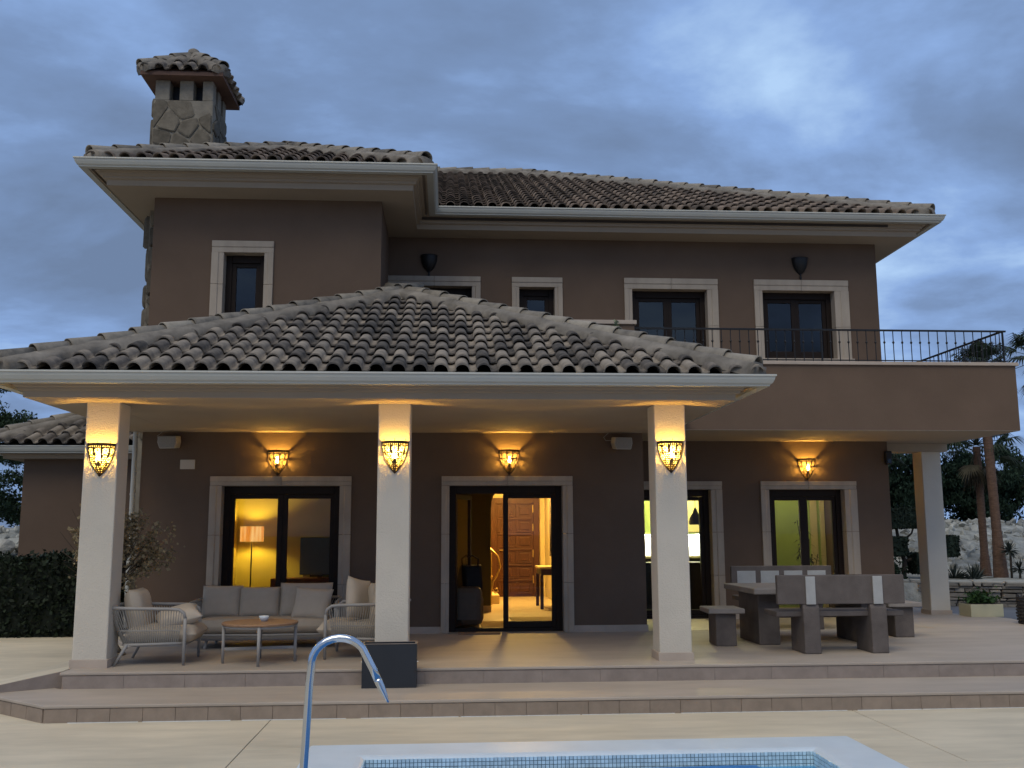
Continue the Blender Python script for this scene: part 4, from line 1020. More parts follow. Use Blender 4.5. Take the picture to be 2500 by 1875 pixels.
MB().box(-.42,.22,-.55,.55,.05,.50).build('seat',SOFAC,ss,bevel=.09); MB().box(-.42,.20,-.68,-.50,.05,.60).build('arm',SOFAC,ss,bevel=.085); MB().box(-.50,-.28,-.6,.6,.06,.86).build('back',SOFAC,ss,bevel=.09)
for sy_ in (-.5,.5): MB().box(-.3,-.24,sy_-.03,sy_+.03,0,.055).build('foot',DKWOOD,ss)
bagm = pm('black_bag_fabric',(.012,.012,.013),.8,.2,8)
bg_ = empty('bag',(.36,14.72,FZ+.51)); tag(bg_,'black bag resting on the indoor sofa','bag')
o = pillow('bag_body',.30,.40,.2,bagm,bg_,(0,0,.19),(R(80),0,R(20)),ex=6,pw=.4,pinch=.02); MB().tube([(-.08,0,.33),(-.09,-.02,.47),(.0,-.03,.52),(.09,-.02,.47),(.08,0,.33)],.012,6).build('strap',bagm,bg_)
# salon: floor lamp, screen, chest
fl = empty('floor_lamp',(-3.14,16.22,FZ)); tag(fl,'lit floor lamp with striped fabric drum shade behind the left window','floor lamp')
shm, stt, sbb = new_mat('lit_fabric_shade'); wv = stt.nodes.new('ShaderNodeTexNoise'); wv.inputs['Scale'].default_value = 30; mpn = stt.nodes.new('ShaderNodeMapping'); mpn.inputs['Scale'].default_value = (1,1,.05); tcx = stt.nodes.new('ShaderNodeTexCoord')
stt.links.new(tcx.outputs['Object'],mpn.inputs[0]); stt.links.new(mpn.outputs[0],wv.inputs['Vector']); rr_ = stt.nodes.new('ShaderNodeValToRGB'); rr_.color_ramp.elements[0].color = (.75,.22,.02,1); rr_.color_ramp.elements[0].position = .35; rr_.color_ramp.elements[1].color = (1,.52,.16,1); rr_.color_ramp.elements[1].position = .65
stt.links.new(wv.outputs['Fac'],rr_.inputs[0]); stt.links.new(rr_.outputs[0],sbb.inputs['Emission Color']); sbb.inputs['Emission Strength'].default_value = .62; sbb.inputs['Base Color'].default_value = (.4,.25,.1,1)
MB().lathe([(.185,1.235),(.185,1.475),(.180,1.475),(.180,1.235)],32,cap=False).build('shade',shm,fl,smooth=False)
MB().tube([(0,0,.02),(0,0,1.36)],.011,8).build('pole',MT['black'],fl); MB().lathe([(.14,0),(.14,.015),(.02,.025)],24).build('base',MT['black'],fl)
MB().lathe([(.01,1.30),(.032,1.325),(.038,1.355),(.03,1.385),(.008,1.40)],12).build('bulb',emit_mat('floor_lamp_bulb',(1,.66,.10),300),fl)
sc2 = empty('flat_screen',(-2.14,16.52,.99)); tag(sc2,'dark flat screen behind the right pane of the sofa window','screen')
MB().box(-.27,.27,-.03,.06,.02,.62).build('panel',pm('screen_panel',(.035,.038,.045),.35,.05),sc2,bevel=.008); MB().box(-.1,.1,-.05,.06,-.015,.02).build('stand',MT['black'],sc2)
chs = empty('chest',(-2.25,16.28,FZ)); tag(chs,'low reddish brown chest below the flat screen','chest')
MB().box(-.55,.5,-.22,.22,.06,.655).build('body',pm('red_brown_wood',(.13,.048,.026),.5,.3,9,.2,30),chs,bevel=.01)
for x in (-.5,.42): MB().box(x,x+.06,-.2,-.14,0,.06).build('foot',DKWOOD,chs)
pf = empty('picture_frame',(-2.62,16.2,FZ+.655)); tag(pf,'small pale picture frame standing on the chest','picture frame')
MB().box(-.055,.055,-.01,.012,0,.14).build('frame',HALLC,pf,bevel=.003); MB().box(-.038,.038,-.013,-.0105,.02,.12).build('picture',WALLC,pf)
# kitchen
hp(MB().box(2.53,5.9,19.5,19.62,FZ,3.0), 'interior_wall', LIME); hp(MB().box(2.53,5.8,19.48,19.5,1.2,1.64), 'backsplash', WHITE)
hp(MB().box(5.30,5.40,17.8,19.48,FZ,3.0), 'interior_wall', LIME); hp(MB().box(5.40,6.9,17.8,17.92,FZ,3.0), 'interior_wall', LIME)
kc = empty('upper_cabinet',(4.85,19.3,1.64)); tag(kc,'cream upper kitchen cabinets above the white backsplash','cabinet')
MB().box(-.55,.44,-.14,.18,.02,.95).build('carcass',CREAMC,kc)
for k in range(3):
    MB().box(-.54+k*.325,-.54+k*.325+.315,-.165,-.142,.03,.94).build('door',CREAMC,kc,bevel=.006); MB().tube([(-.28+k*.325,-.18,.15),(-.28+k*.325,-.18,.3)],.008,6).build('handle',MT['chrome'],kc)
kcc = empty('kitchen_counter',(4.1,19.15,FZ)); tag(kcc,'kitchen counter with dark fronts along the lit back wall','counter')
MB().box(-1.5,1.19,-.28,.32,0,.86).build('base',pm('dark_kitchen_front',(.02,.02,.022),.4,.1),kcc); MB().box(-1.5,1.19,-.32,.32,.861,.90).build('worktop',pm('worktop',(.42,.38,.24),.5,.1),kcc)
ki = empty('kitchen_island',(4.25,17.15,FZ)); tag(ki,'black kitchen island behind the glass beside the right column','kitchen island')
MB().box(-1.2,.75,-.30,.30,0,.80).build('base',bpy.data.materials['dark_kitchen_front'],ki); MB().box(-1.23,.78,-.34,.34,.801,.84).build('worktop',MT['black'],ki)
th = empty('thermos_flask',(4.98,18.98,1.216)); tag(th,'grey thermos flask standing on the kitchen counter','thermos')
MB().lathe([(.05,0),(.052,.02),(.052,.20),(.042,.235),(.035,.25)],16).build('body',MT['anth'],th,smooth=True); MB().lathe([(.034,.251),(.036,.29),(.02,.31)],16).build('lid',MT['black'],th); MB().tube([(.05,0,.19),(.09,0,.17),(.09,0,.08),(.052,0,.06)],.008,6).build('handle',MT['black'],th)
def pendant(x,y,z,label):
    r = empty('pendant_lamp',(x,y,z)); tag(r,label,'pendant lamp','pierced pendant lamps in the kitchen')
    MB().lathe([(.115,0),(.12,.05),(.105,.12),(.055,.20),(.03,.26),(.012,.30)],20,cap=False).build('shade',MT['lampmetal'],r,smooth=True); MB().tube([(0,0,.30),(0,0,3.0-z)],.006,6).build('cord',MT['black'],r)
pendant(4.42,17.5,1.80,'lower pierced pendant lamp seen through the kitchen door'); pendant(4.78,18.1,2.12,'higher pierced pendant lamp seen through the kitchen door')
tag(MB().box(3.2,4.0,15.95,16.6,FZ+.003,FZ+.014).build('rug',pm('green_rug',(.16,.22,.06),.95,.2,14),bevel=.003),'green rug inside the kitchen door','rug')
def ceiling_lamp(x,y,label,L,c,rad=.17):
    r = empty('ceiling_lamp',(x,y,2.995)); tag(r,label,'ceiling lamp','lit ceiling lamps inside the house')
    MB().lathe([(rad+.02,-.02),(rad+.02,0)],24).build('mount',MT['ceramic'],r); MB().lathe([(rad*.55,-.095),(rad*.9,-.075),(rad,-.045),(rad,-.021)],24).build('diffuser',emit_mat('ceiling_diffuser',c,L),r,smooth=True)
ceiling_lamp(1.35,19.5,'lit ceiling lamp in the hall beyond the arch',360,(1,.57,.13))
ceiling_lamp(4.3,18.6,'lit ceiling lamp above the kitchen counter',170,(1,.84,.42))
ceiling_lamp(6.1,16.9,'lit ceiling lamp in the dining room',42,(1,.80,.36),.12)
ls = empty('light_strip',(4.1,19.36,1.635)); tag(ls,'bright light strip under the kitchen cabinets','light strip')
MB().box(-1.5,1.15,-.02,.02,-.02,0).build('profile',MT['ceramic'],ls); MB().box(-1.48,1.13,-.014,.014,-.024,-.0205).build('diffuser',emit_mat('strip_light',(1,.97,.88),110),ls)
# ------------------------------------------------------------------ foliage helpers
def leaf_quads(n, sampler, size, rnd, droop=0, aspect=2.2):
    m = MB()
    for _ in range(n):
        p = sampler(rnd)
        if p is None: continue
        p = Vector(p); s_ = size*rnd.uniform(.6,1.4)
        d = Vector((rnd.gauss(0,1),rnd.gauss(0,1),rnd.gauss(0,1)-droop)).normalized(); q = d.orthogonal().normalized()
        q = (Matrix.Rotation(rnd.uniform(0,6.28),3,d) @ q); a = d*s_*.5*aspect**.5; b = q*s_*.5/aspect**.5
        m.v += [tuple(p-a),tuple(p+b),tuple(p+a),tuple(p-b)]; k = len(m.v); m.f.append((k-4,k-3,k-2,k-1))
    return m
def tree(name, label, loc, h, clumps, mat, leaf, nleaf, trunk_r=.12, group=None, droop=0, seed=1, barkm=None, cat='tree', wisp=.5):
    rnd = random.Random(seed); r = empty(name, loc); tag(r, label, cat, group)
    tr_ = MB(); tr_.tube([(0,0,-.3),(.05,0,h*.25),(.02,.05,h*.45),(.08,.02,h*.62)],[trunk_r*1.3,trunk_r,trunk_r*.85,trunk_r*.6],9)
    for c in clumps:
        q = Vector(c[:3]); tr_.tube([(.03,.02,h*.4),tuple(Vector((.03,.02,h*.4)).lerp(q,.5)+Vector((0,0,.1))),tuple(q)],[trunk_r*.55,trunk_r*.35,trunk_r*.12],7)
    tr_.build('trunk', barkm or MT['bark'], r, smooth=True)
    tot = sum(c[3]**2 for c in clumps)
    m = MB()
    for c in clumps:
        cx_,cy_,cz_,cr_ = c[:4]; sq = c[4] if len(c) > 4 else .75
        subs = [(rnd.gauss(0,.45),rnd.gauss(0,.45),rnd.gauss(0,.45),rnd.uniform(.18,.42)) for _ in range(int(16+10*cr_))]
        def smp(rn):
            s0 = rn.choice(subs); v = Vector((rn.gauss(0,1),rn.gauss(0,1),rn.gauss(0,1))).normalized()*(rn.random()**wisp)*s0[3]
            v += Vector(s0[:3]); 
            if v.length > 1.15: v *= 1.15/v.length
            return (cx_+v.x*cr_, cy_+v.y*cr_, cz_+v.z*cr_*sq)
        mm_ = leaf_quads(int(nleaf*c[3]**2/tot), smp, leaf, rnd, droop); m.add(mm_.v, mm_.f)
    m.build('crown', mat, r, fixn=False); return r
# potted blossom tree beside the left armchair
pt = empty('blossom_tree',(-3.88,11.80,FZ)); tag(pt,'decorative tree with cream blossoms and pale rooted trunk behind the left armchair','tree')
MB().lathe([(.20,0),(.215,.012),(.20,.024)],28).build('base_plate',MT['paletrunk'],pt)
m = MB(); rnd = random.Random(5)
for k in range(13):
    a = 2*math.pi*k/13+rnd.uniform(-.15,.15); rr = rnd.uniform(.13,.18); m.tube([(rr*math.cos(a),rr*math.sin(a),.02),(rr*.62*math.cos(a+.25),rr*.62*math.sin(a+.25),.12),(.05*math.cos(a+.6),.05*math.sin(a+.6),.36),(.035*math.cos(a+1.2),.035*math.sin(a+1.2),.72)],[.012,.022,.026,.018],6)
m.build('trunk',MT['paletrunk'],pt,smooth=True)
tw = MB(); bl = MB(); tips = []
for k in range(60):
    a = rnd.uniform(0,6.28); l = rnd.uniform(.22,.62); el = rnd.uniform(-.5,1.3); c = Vector((0,0,.74)); d = Vector((math.cos(a)*math.cos(el),math.sin(a)*math.cos(el),math.sin(el)))
    p1 = c+d*l*.5+Vector((0,0,.18)); p2 = c+d*l+Vector((rnd.uniform(-.1,.1),rnd.uniform(-.1,.1),.30+rnd.uniform(-.05,.2))); tw.tube([c,p1,p2],[.007,.005,.002],5); tips += [p1.lerp(p2,t) for t in (.25,.45,.65,.8,.92,1.0)]
tw.build('twigs',MT['twig'],pt)['kind'] = 'stuff'
def smp(rn):
    p = rn.choice(tips); return (p.x+.15+rn.gauss(0,.045), p.y+rn.gauss(0,.045), p.z+rn.gauss(0,.045))
bl = leaf_quads(2600, smp, .040, rnd, 0, 1.3); bl.build('blossoms',MT['blossom'],pt,fixn=False)['kind'] = 'stuff'
# hedge
hg = empty('hedge',(-7.2,14.6,.16)); tag(hg,'dark clipped hedge left of the porch','hedge')
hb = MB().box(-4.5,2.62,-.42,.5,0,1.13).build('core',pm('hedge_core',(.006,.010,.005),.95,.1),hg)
rnd = random.Random(8)
def smp(rn):
    x = rn.uniform(-4.5,2.70); t = rn.random()
    if t < .55: return (x, -.44+rn.gauss(0,.03), rn.uniform(0.02,1.18))
    if t < .92: return (x, rn.uniform(-.46,.5), 1.15+abs(rn.gauss(0,.05))+.03*math.sin(x*4))
    return (2.66+rn.gauss(0,.03), rn.uniform(-.46,.5), rn.uniform(.02,1.18))
leaf_quads(15000, smp, .055, rnd, 0, 1.8).build('foliage',MT['hedge'],hg,fixn=False)
def indoor_plant(label, loc, h, seed, nst=7):
    rn = random.Random(seed); r = empty('indoor_plant', loc); tag(r, label, 'plant', 'potted plants in the dining room')
    MB().lathe([(.10,0),(.14,.02),(.16,.28),(.15,.30),(.13,.29)],18).build('pot',MT['anth'],r,smooth=True); st_ = MB(); lv = MB()
    for k in range(nst):
        a = rn.uniform(0,6.28); tp = Vector((.16*math.cos(a),.16*math.sin(a),h*rn.uniform(.6,1))); st_.tube([(.03*math.cos(a),.03*math.sin(a),.28),tuple(tp*.6+Vector((0,0,.1))),tuple(tp)],.006,5)
        for q in range(16):
            t = rn.uniform(.35,1); p0 = Vector((0,0,.28)).lerp(tp,t); d = Vector((rn.gauss(0,1),rn.gauss(0,1),rn.uniform(-.6,.5))).normalized(); s_ = d.cross(Vector((0,0,1))).normalized()*.014; l = rn.uniform(.12,.24); b0 = len(lv.v)
            lv.v += [tuple(p0),tuple(p0+d*l*.5+s_),tuple(p0+d*l-Vector((0,0,.05))),tuple(p0+d*l*.5-s_)]; lv.f.append((b0,b0+1,b0+2,b0+3))
    st_.build('stems',MT['bark'],r); lv.build('leaves',MT['palm'],r,fixn=False)
indoor_plant('tall leafy plant behind the right pane of the dining door', (6.02,16.35,FZ), 1.55, 3, 9); indoor_plant('small palm behind the left pane of the dining door', (5.2,16.5,FZ), 1.25, 4, 6)
hp(MB().box(6.62,6.74,17.76,17.795,FZ,2.35), 'lit_doorway_panel', CREAMC); hp(MB().box(6.80,6.88,17.76,17.795,FZ,2.35), 'lit_doorway_panel', CREAMC)  # cream strips paint in the yellow glow of a lit doorway
# ------------------------------------------------------------------ annex on the left
an = empty('annex_building',(-5.8,16.4,.2)); tag(an,'low brown annex with tiled roof behind the left column','building')
def ap(mb,name,mat,smooth=False,bevel=0,fixn=True):
    o = mb.build(name,mat,None,smooth,bevel,fixn); o.parent = an; o.location = -Vector(an.location); return o
ap(MB().box(-6.85,-4.24,16.4,19.5,-.2,3.0),'wall',MT['wall'])
apath = [(-7.35,20),(-7.35,15.95),(-4.235,15.95)]
ap(MB().sweep(apath,gut,z=3.07),'gutter',MT['gutter']); ap(MB().sweep(apath,[(-.151,-.02),(-.151,-.115),(-.25,-.12),(-.25,-.19),(-.75,-.19),(-.75,-.02)],z=3.07),'eave_soffit',MT['soffit'])
A = Vector((-7.35,15.95,3.08)); SLv = Vector((0,1,.462)); T_ = A+Vector((2.6,2.6,2.6*.462))
am = MB(); am.add([A+Vector((.1,.1,-.01)),Vector((-4.24,16.05,3.07)),Vector((-4.24,18.55,4.20)),T_-Vector((0,0,.06)),Vector((-7.25,20,3.07)),Vector((-4.75,20,4.2))],[(0,1,2,3),(0,3,5,4)])
aroof = ap(am,'roof',MT['roofdeck'],fixn=False)
roof_face(aroof,A,(1,0,0),SLv,3.1,2.2,[vplane(A,T_,(-5,16.2,3)),(Vector((-4.24,0,0)),Vector((-1,0,0)))],MT['tile'])
ridge_line(aroof,A+Vector((.05,.05,.03)),T_)
dk = empty('wall_lamp',(-5.02,16.4,2.75)); tag(dk,'dark unlit wall lamp on the annex wall beside the left column','wall lamp')
MB().lathe([(.012,-.30),(.06,-.2),(.085,-.05),(.09,0)],16,(0,-.10,0)).build('shade',MT['black'],dk,smooth=True); MB().box(-.02,.02,-.1,0,-.12,-.06).build('bracket',MT['black'],dk)
# ------------------------------------------------------------------ terrain behind, rocks, dry stone wall
bk = MB(); nx, ny = 150, 46; X0,X1,Y0,Y1 = -70,90,19.4,75
for j in range(ny+1):
    for i in range(nx+1):
        x = X0+(X1-X0)*i/nx; t = (j/ny)**1.7; y = Y0+(Y1-Y0)*t
        if x > 7: z = .64 if y < 22.5 else .64+min(1.2,(y-22.5)*.30)
        else: z = -.2+min(2.0,max(0,(y-20.3)*.48))
        if j == 0: z = -.3
        z += .10*noise.noise((x*.5,y*.5,0))+.06*noise.noise((x*1.9,y*1.9,3)) if y > 22.5 or x < 7 else .02*noise.noise((x,y,1))
        bk.v.append((x,y,z))
for j in range(ny):
    for i in range(nx):
        xm = X0+(X1-X0)*(i+.5)/nx; ym = bk.v[j*(nx+1)+i][1]
        if -9 < xm < 8.0 and ym < 29: continue
        a = j*(nx+1)+i; bk.f.append((a,a+1,a+nx+2,a+nx+1))
struct(bk.build('bank',MT['bank'],smooth=True),'pale stony earth bank behind the garden')
rb = bmesh.new(); rr_n = random.Random(77)
for k in range(900):
    if k < 650: x_, y_ = rr_n.uniform(9.5,19), rr_n.uniform(22.6,27.2); z_ = .64+min(1.2,max(0,(y_-22.5)*.30))
    else: x_, y_ = rr_n.uniform(-14,-9.3), rr_n.uniform(20.8,24.6); z_ = -.2+min(2.0,max(0,(y_-20.3)*.48))
    z_ += .10*noise.noise((x_*.5,y_*.5,0))+.06*noise.noise((x_*1.9,y_*1.9,3)); sz = rr_n.uniform(.04,.17)
    q = bmesh.ops.create_icosphere(rb, subdivisions=1, radius=sz, matrix=Matrix.Translation((x_,y_,z_)) @ Euler((rr_n.uniform(0,6),rr_n.uniform(0,6),0)).to_matrix().to_4x4() @ Matrix.Diagonal((1,.8,.55,1)))
    for v in q['verts']: v.co += Vector((rr_n.uniform(-1,1),rr_n.uniform(-1,1),rr_n.uniform(-1,1)))*sz*.22
rme = bpy.data.meshes.new('rubble'); rb.to_mesh(rme); rb.free()
tag(link('rubble', rme, pm('rubble_stone',(.33,.33,.30),.95,.2,6,.4,20,spec=.1,island=.4)), 'loose pale rubble strewn over the earth banks', 'rubble', kind='stuff')
def rock_mesh(seed):
    bm = bmesh.new(); bmesh.ops.create_icosphere(bm, subdivisions=3, radius=1); rn = random.Random(seed); of = rn.uniform(0,50)
    pl = [(Vector((rn.gauss(0,1),rn.gauss(0,1),rn.gauss(0,1))).normalized(), rn.uniform(.62,.9)) for _ in range(12)]
    for v in bm.verts:
        for n_, d_ in pl:
            k = v.co.dot(n_)
            if k > d_: v.co -= n_*(k-d_)
        v.co *= 1+.10*noise.noise(v.co*1.4+Vector((of,0,0)))+.05*noise.noise(v.co*4+Vector((of,0,0)))
    me = bpy.data.meshes.new('rock'); bm.to_mesh(me); bm.free(); me.materials.append(MT['rock']); return me
rms = [rock_mesh(k) for k in range(6)]; rnd = random.Random(12)
spots = [(-9.55,21.4,.62,.42,.34,'squat pale boulder nearest the annex corner'),(-10.25,21.6,.70,.40,.36,'rounded pale boulder at the left picture edge, in the lowest row'),(-9.75,22.2,1.02,.36,.26,'wide flat boulder above the squat one by the annex'),
         (-10.45,22.4,1.08,.32,.26,'tilted pale boulder above the rounded one at the left edge'),(-9.95,23.0,1.36,.30,.22,'dark shadowed boulder in the middle of the rock bank'),(-10.7,23.3,1.45,.36,.25,'topmost boulder at the left edge of the rock bank'),(-9.45,23.3,1.42,.40,.18,'low slab of rock on the upper bank beside the annex wall')]
for i,(x,y,z,s1,s2,lb) in enumerate(spots):
    o = bpy.data.objects.new('boulder',rms[i%6]); col.objects.link(o); o.location = (x,y,z); o.scale = (s1,s1*.85,s2); o.rotation_euler = (rnd.uniform(-.2,.2),rnd.uniform(-.2,.2),rnd.uniform(0,6)); tag(o,lb,'boulder','pale boulders on the left bank')
# dry stone wall on the right
wa, wb_ = Vector((8.2,20.0,.2)), Vector((13.2,18.0,.2)); du = (wb_-wa).normalized(); nn = Vector((du.y,-du.x,0))
sw = empty('stone_wall',(10.5,19.2,.2)); tag(sw,'low dry stone wall behind the terrace column','stone wall')
m = MB(); q = [wa+nn*.0,wb_+nn*.0,wb_-nn*.4,wa-nn*.4]; m.prism([(v.x,v.y) for v in q],.1,.63); c_ = m.build('core',MT['bark'],sw); c_.location = -Vector(sw.location)
sub = c_
rw = random.Random(21); zc_ = 0.0
while zc_ < .43:
    hh = rw.uniform(.05,.10); u_ = -rw.uniform(0,.2)
    while u_ < 5.3:
        ww = rw.uniform(.12,.42); h2 = hh*rw.uniform(.75,1.12); dd = rw.uniform(.03,.085); j = lambda k=.012: rw.uniform(-k,k)
        f0 = [(u_+.006+j(),zc_+.004+j(.006)),(u_+ww-.006+j(),zc_+.004+j(.006)),(u_+ww-.008+j(.02),zc_+h2-.004+j(.008)),(u_+.008+j(.02),zc_+h2-.004+j(.008))]
        mm_ = MB(); cu_, cz_ = u_+ww/2, zc_+h2/2
        for s_, d_ in ((1,-.02),(1,dd*.7),(.86,dd)):
            for uu,zz in f0: mm_.v.append(tuple(wa+du*(cu_+(uu-cu_)*s_)+Vector((0,0,cz_+(zz-cz_)*s_))+nn*(d_+j(.006))))
        for r_ in range(2):
            for i in range(4): mm_.f.append((r_*4+i,r_*4+(i+1)%4,(r_+1)*4+(i+1)%4,(r_+1)*4+i))
        mm_.f.append((8,9,10,11)); mm_.build('stone', MT['drystone'], c_); u_ += ww
    zc_ += hh
for k in range(9):
    a = wa+du*(k*.58); mm_ = MB(); 
    pts = [a+nn*(.05+rnd.uniform(-.02,.03)), a+du*.56+nn*(.05+rnd.uniform(-.02,.03)), a+du*.55-nn*.4, a+du*.01-nn*.4]
    mm_.prism([(v.x,v.y) for v in pts], .642, .68+rnd.uniform(0,.03)); o = mm_.build('coping_stone', MT['rock'], c_, bevel=.015)
# planter with shrub, wicker basket at the right edge
pl = empty('garden_planter',(8.60,15.72,.205)); tag(pl,'cream rectangular planter with a low green shrub beside the terrace column','planter')
pl.location.z = FZ-.005
MB().box(-.27,.27,-.19,.19,0,.20).build('trough',MT['planter'],pl,bevel=.008); MB().box(-.25,.25,-.17,.17,.20,.206).build('soil',MT['bark'],pl)
leaf_quads(900, lambda rn: (rn.gauss(0,.10),rn.gauss(0,.07),.22+abs(rn.gauss(0,.07))), .05, random.Random(3), 0, 2.5).build('foliage',MT['shrubg'],pl,fixn=False)
wk = empty('wicker_basket',(8.62,14.30,FZ)); tag(wk,'dark wicker basket cut by the right picture edge','basket')
for k in range(9):
    z_ = .02+k*.045; rr = .19+.012*math.sin(k*.6)+.002*k
    pts = [((rr+.012*(1 if (i+k)%2 else -1))*math.cos(2*math.pi*i/28),(rr+.012*(1 if (i+k)%2 else -1))*math.sin(2*math.pi*i/28),z_) for i in range(28)]; MB().tube(pts,.019,6,closed=True).build('weave_ring',MT['wicker'],wk,smooth=True)
for k in range(14): a = 2*math.pi*k/14; MB().tube([(.19*math.cos(a),.19*math.sin(a),0),(.21*math.cos(a),.21*math.sin(a),.42)],.009,6).build('stake',MT['wicker'],wk)
MB().lathe([(.18,.0),(.18,.02)],20).build('bottom',MT['wicker'],wk)
# ------------------------------------------------------------------ palms and garden plants
def fan(m, P, d, L, rnd, droop):
    d = d.normalized(); side = d.cross(Vector((0,0,1))); side = side.normalized() if side.length > .1 else Vector((1,0,0)); upv = side.cross(d)
    tip = P+d*L*.55+Vector((0,0,-droop*.12)); m.tube([P,P.lerp(tip,.5)+upv*.03,tip],[.012,.009,.006],4)
    n = 17
    for k in range(n):
        a = R(-78+156*k/(n-1)); l = L*.55*(1-.25*abs(a))*rnd.uniform(.85,1.1); dd = (d*math.cos(a)+side*math.sin(a)).normalized()
        p1 = tip+dd*l*.55; p2 = tip+dd*l+Vector((0,0,-droop*l*.9)); w_ = upv.cross(dd)*.018*L/.9
        b0 = len(m.v); m.v += [tuple(tip),tuple(p1+w_),tuple(p2),tuple(p1-w_)]; m.f.append((b0,b0+1,b0+2,b0+3))
def palm(label, loc, h, r, seed, nf=34, L=.95, skirt=18, lean=(0,0)):
    rnd = random.Random(seed); o_ = empty('palm_tree',loc); tag(o_,label,'palm tree','palms right of the house')
    m = MB(); pts = []; rr = []; n = 46
    for k in range(n+1):
        t = k/n; pts.append((lean[0]*t,lean[1]*t,-.2+(h+.2)*t)); rr.append(r*(1.35-.55*min(1,t*4) if t < .25 else .80)*(1.0+.05*(k%2)) if True else r)
    m.tube(pts, rr, 12); m.build('trunk',MT['trunk'],o_,smooth=False)
    top = Vector((lean[0],lean[1],h)); f_ = MB(); s_ = MB()
    for k in range(nf):
        az = k*2.399+rnd.uniform(-.2,.2); el = R(-20+108*(k/nf)**.6); d = Vector((math.cos(az)*math.cos(el),math.sin(az)*math.cos(el),math.sin(el))); fan(f_,top+Vector((0,0,.05)),d,L*rnd.uniform(.85,1.12),rnd,.5)
    for k in range(skirt):
        az = k*2.399+1; el = R(rnd.uniform(-80,-45)); d = Vector((math.cos(az)*math.cos(el),math.sin(az)*math.cos(el),math.sin(el))); fan(s_,top-Vector((0,0,.05)),d,L*.85,rnd,.2)
    f_.build('crown',MT['palm'],o_,fixn=False)
    if skirt: s_.build('dead_fronds',MT['palmskirt'],o_,fixn=False)
palm('shorter palm, its crown just under the balcony, left of the twin trunks', (12.38,22.3,.64), 2.98, .105, 1, L=1.05, skirt=10)
palm('taller palm whose crown rises behind the balcony railing', (12.34,21.6,.64), 4.62, .125, 2, L=.85, skirt=26, lean=(-.1,0))
palm('palm at the right picture edge, crown level with the railing', (14.75,23.2,.64), 5.15, .13, 3, L=1.15)
palm('palm trunk half hidden by the right corner of the house wall', (10.85,24.2,.9), 2.75, .11, 4, L=.85, skirt=10)
GT = 'dark trees beyond the right bank'
for i,(x,y,z,h,cl,lb) in enumerate((
  (13.6,31,1.7,3.4,[(0,0,2.0,1.5),(-.9,.3,1.4,1.1),(.9,-.2,1.3,1.2),(0,-.4,.9,1.1)],'dense dark tree behind the terrace column'),
  (17.0,31.5,1.7,3.2,[(0,0,1.7,1.5),(-1.1,0,1.2,1.2),(1.0,.2,1.1,1.3),(0,-.5,.8,1.0)],'dense dark tree behind the twin palm trunks'),
  (20.3,32,1.7,4.0,[(0,0,2.1,1.7),(-1.2,.2,1.3,1.2),(1.2,0,1.4,1.3)],'dark airy tree at the right picture edge'))):
    tree('drooping_tree', lb, (x,y,z), h, cl, MT['leaf'] if i < 2 else MT['leaf2'], .085, 26000, .16, GT, droop=1.6, seed=30+i)
for i,(x,y,z,h,cl,lb) in enumerate((
  (-12.6,27,1.6,4.4,[(.4,0,3.0,1.15,.5),(-1.0,.3,2.6,1.1,.5),(1.2,-.2,2.2,1.0,.45),(-.2,.2,3.7,.9,.5)],'feathery tree above the annex roof at the left edge'),
  (-13.6,30,1.6,2.6,[(0,0,1.3,1.3),(1.3,0,.9,1.2),(-1.2,.2,1.1,1.2),(2.4,.3,1.0,1.0)],'dark bushy tree low behind the left bank'))):
    tree('acacia_tree', lb, (x,y,z), h, cl, MT['acacia'], .065 if i == 0 else .08, 14000, .12, 'trees behind the left bank', seed=50+i)
# cloud-pruned topiary
tp_ = empty('topiary_tree',(9.95,21.3,.62)); tag(tp_,'cloud pruned topiary with square clipped blocks beside the terrace column','topiary')
tm = MB(); tm.tube([(0,0,-.1),(.05,0,.4),(-.05,0,.8),(-.1,0,1.2)],[.06,.05,.04,.03],7).tube([(.05,0,.4),(.5,0,.5),(.95,0,.62)],[.04,.03,.025],7).tube([(0,0,.6),(-.2,0,.55),(-.25,0,.6)],[.03,.03,.02],7).tube([(0,0,.8),(.25,0,1.0),(.3,0,1.15)],[.03,.02,.02],7); tm.build('trunk',MT['bark'],tp_,smooth=True)
for k,(x,z,w_,h_) in enumerate(((-.18,1.32,.20,.21),(.20,1.34,.16,.22),(-.16,.72,.22,.20),(1.02,.72,.20,.22),(.45,.35,.24,.22))):
    def smp(rn, x=x,z=z,w_=w_,h_=h_):
        f = rn.randrange(3); s1 = rn.choice((-1,1)); u,v = rn.uniform(-1,1),rn.uniform(-1,1)
        return [(x+s1*w_,u*w_,z+v*h_),(x+u*w_,s1*w_,z+v*h_),(x+u*w_,v*w_,z+s1*h_)][f]
    mm_ = leaf_quads(900, smp, .05, random.Random(60+k), 0, 1.6); mm_.box(x-w_*.95,x+w_*.95,-w_*.95,w_*.95,z-h_*.95,z+h_*.95); mm_.build('foliage_block',MT['topiary'],tp_,fixn=False)
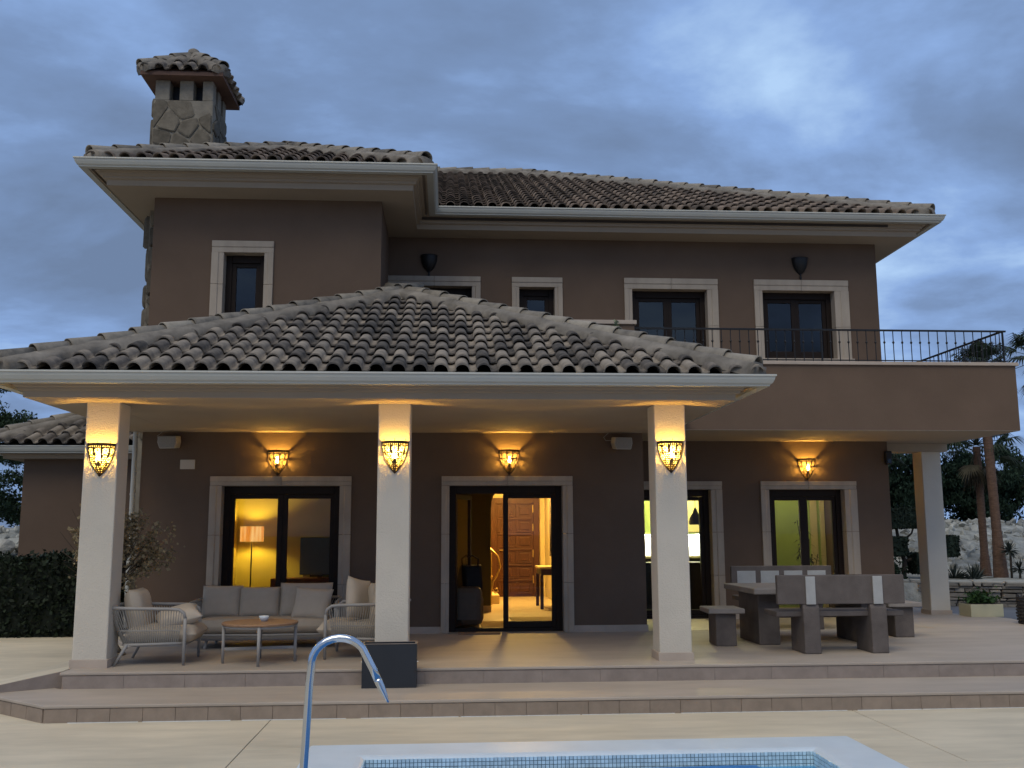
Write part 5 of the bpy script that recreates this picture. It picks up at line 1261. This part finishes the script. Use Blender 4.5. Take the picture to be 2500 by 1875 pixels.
def spiky(name,label,loc,n,L,cat,seed,stem=0,upright=.3):
    rnd = random.Random(seed); r = empty(name,loc); tag(r,label,cat); m = MB()
    for k in range(n):
        az = rnd.uniform(0,6.28); el = rnd.uniform(upright-.5,1.4); d = Vector((math.cos(az)*math.cos(el),math.sin(az)*math.cos(el),math.sin(el))); s_ = d.cross(Vector((0,0,1))).normalized()*.018
        l = L*rnd.uniform(.7,1.1); p0 = Vector((0,0,stem)); p1 = p0+d*l*.5; p2 = p0+d*l+Vector((0,0,-.1*l)); b0 = len(m.v); m.v += [tuple(p0-s_*.5),tuple(p0+s_*.5),tuple(p1+s_),tuple(p2),tuple(p1-s_)]; m.f.append((b0,b0+1,b0+2,b0+3,b0+4))
    m.build('leaves',MT['succ'],r,fixn=False)
    if stem: MB().tube([(0,0,-.1),(.01,0,stem)],.025,7).build('stem',MT['bark'],r)
for k,(x,y,lb) in enumerate(((11.05,21.2,'spiky agave clump right beside the terrace column'),(11.35,21.0,'spiky agave clump in the middle of the bed'),(11.62,21.3,'spiky agave clump at the foot of the twin palms'))): spiky('agave_plant',lb,(x,y,.62),46,.42,'agave',70+k)
spiky('yucca_plant','slender yucca with a round leaf head near the right edge',(12.35,21.2,.62),60,.26,'yucca',80,.62,-.4)
spiky('yucca_plant','short leafy yucca below the slender one near the right edge',(12.42,21.0,.62),46,.26,'yucca',81,.22,-.2)
for k,(x,y,lb) in enumerate(((9.35,20.9,'grey rounded bush at the foot of the topiary'),(9.8,21.9,'pale dry bush behind the topiary'))):
    r = empty('garden_bush',(x,y,.6)); tag(r,lb,'bush'); leaf_quads(1200, lambda rn: (rn.gauss(0,.16),rn.gauss(0,.16),.05+abs(rn.gauss(0,.16))), .06, random.Random(90+k), 0, 1.8).build('foliage',MT['leaf2'],r,fixn=False); MB().tube([(0,0,-.05),(0,0,.25)],.02,6).build('stem',MT['bark'],r)
# weed on the porch hip, sealant line at the foot of the steps
wd_ = Vector((3.30,10.05,3.30)).lerp(Vector((-.66,13.80,5.02)), .335)+Vector((0,0,.17))
rw_ = empty('roof_weed', wd_); tag(rw_, 'tiny green weed sprouting on the right hip of the porch roof', 'weed')
leaf_quads(60, lambda rn: (rn.gauss(0,.018),rn.gauss(0,.018),abs(rn.gauss(0,.045))), .035, random.Random(2), 0, 2.4).build('leaves', pm('weed_leaf',(.14,.16,.09),.7,.2,6,island=.3), rw_, fixn=False)
MB().tube([(0,0,-.03),(.004,0,.07)],.002,4).build('stem', MT['twig'], rw_)
rs_ = random.Random(14); x = -3.4; sealm = pm('sealant',(.62,.63,.62),.7,.15,12)
while x < 8.4:
    l = rs_.uniform(.5,1.6); w0, w1 = rs_.uniform(.006,.022), rs_.uniform(.006,.022)
    s_ = MB(); s_.prism([(x,9.432-w0),(x+l*.5,9.432-.5*(w0+w1)+rs_.uniform(-.004,.004)),(x+l,9.432-w1),(x+l,9.4315),(x,9.4315)], .0, .004); s_.build('sealant_strip', sealm, deck); x += l+rs_.uniform(.0,.15)
print('tiles', ntiles)
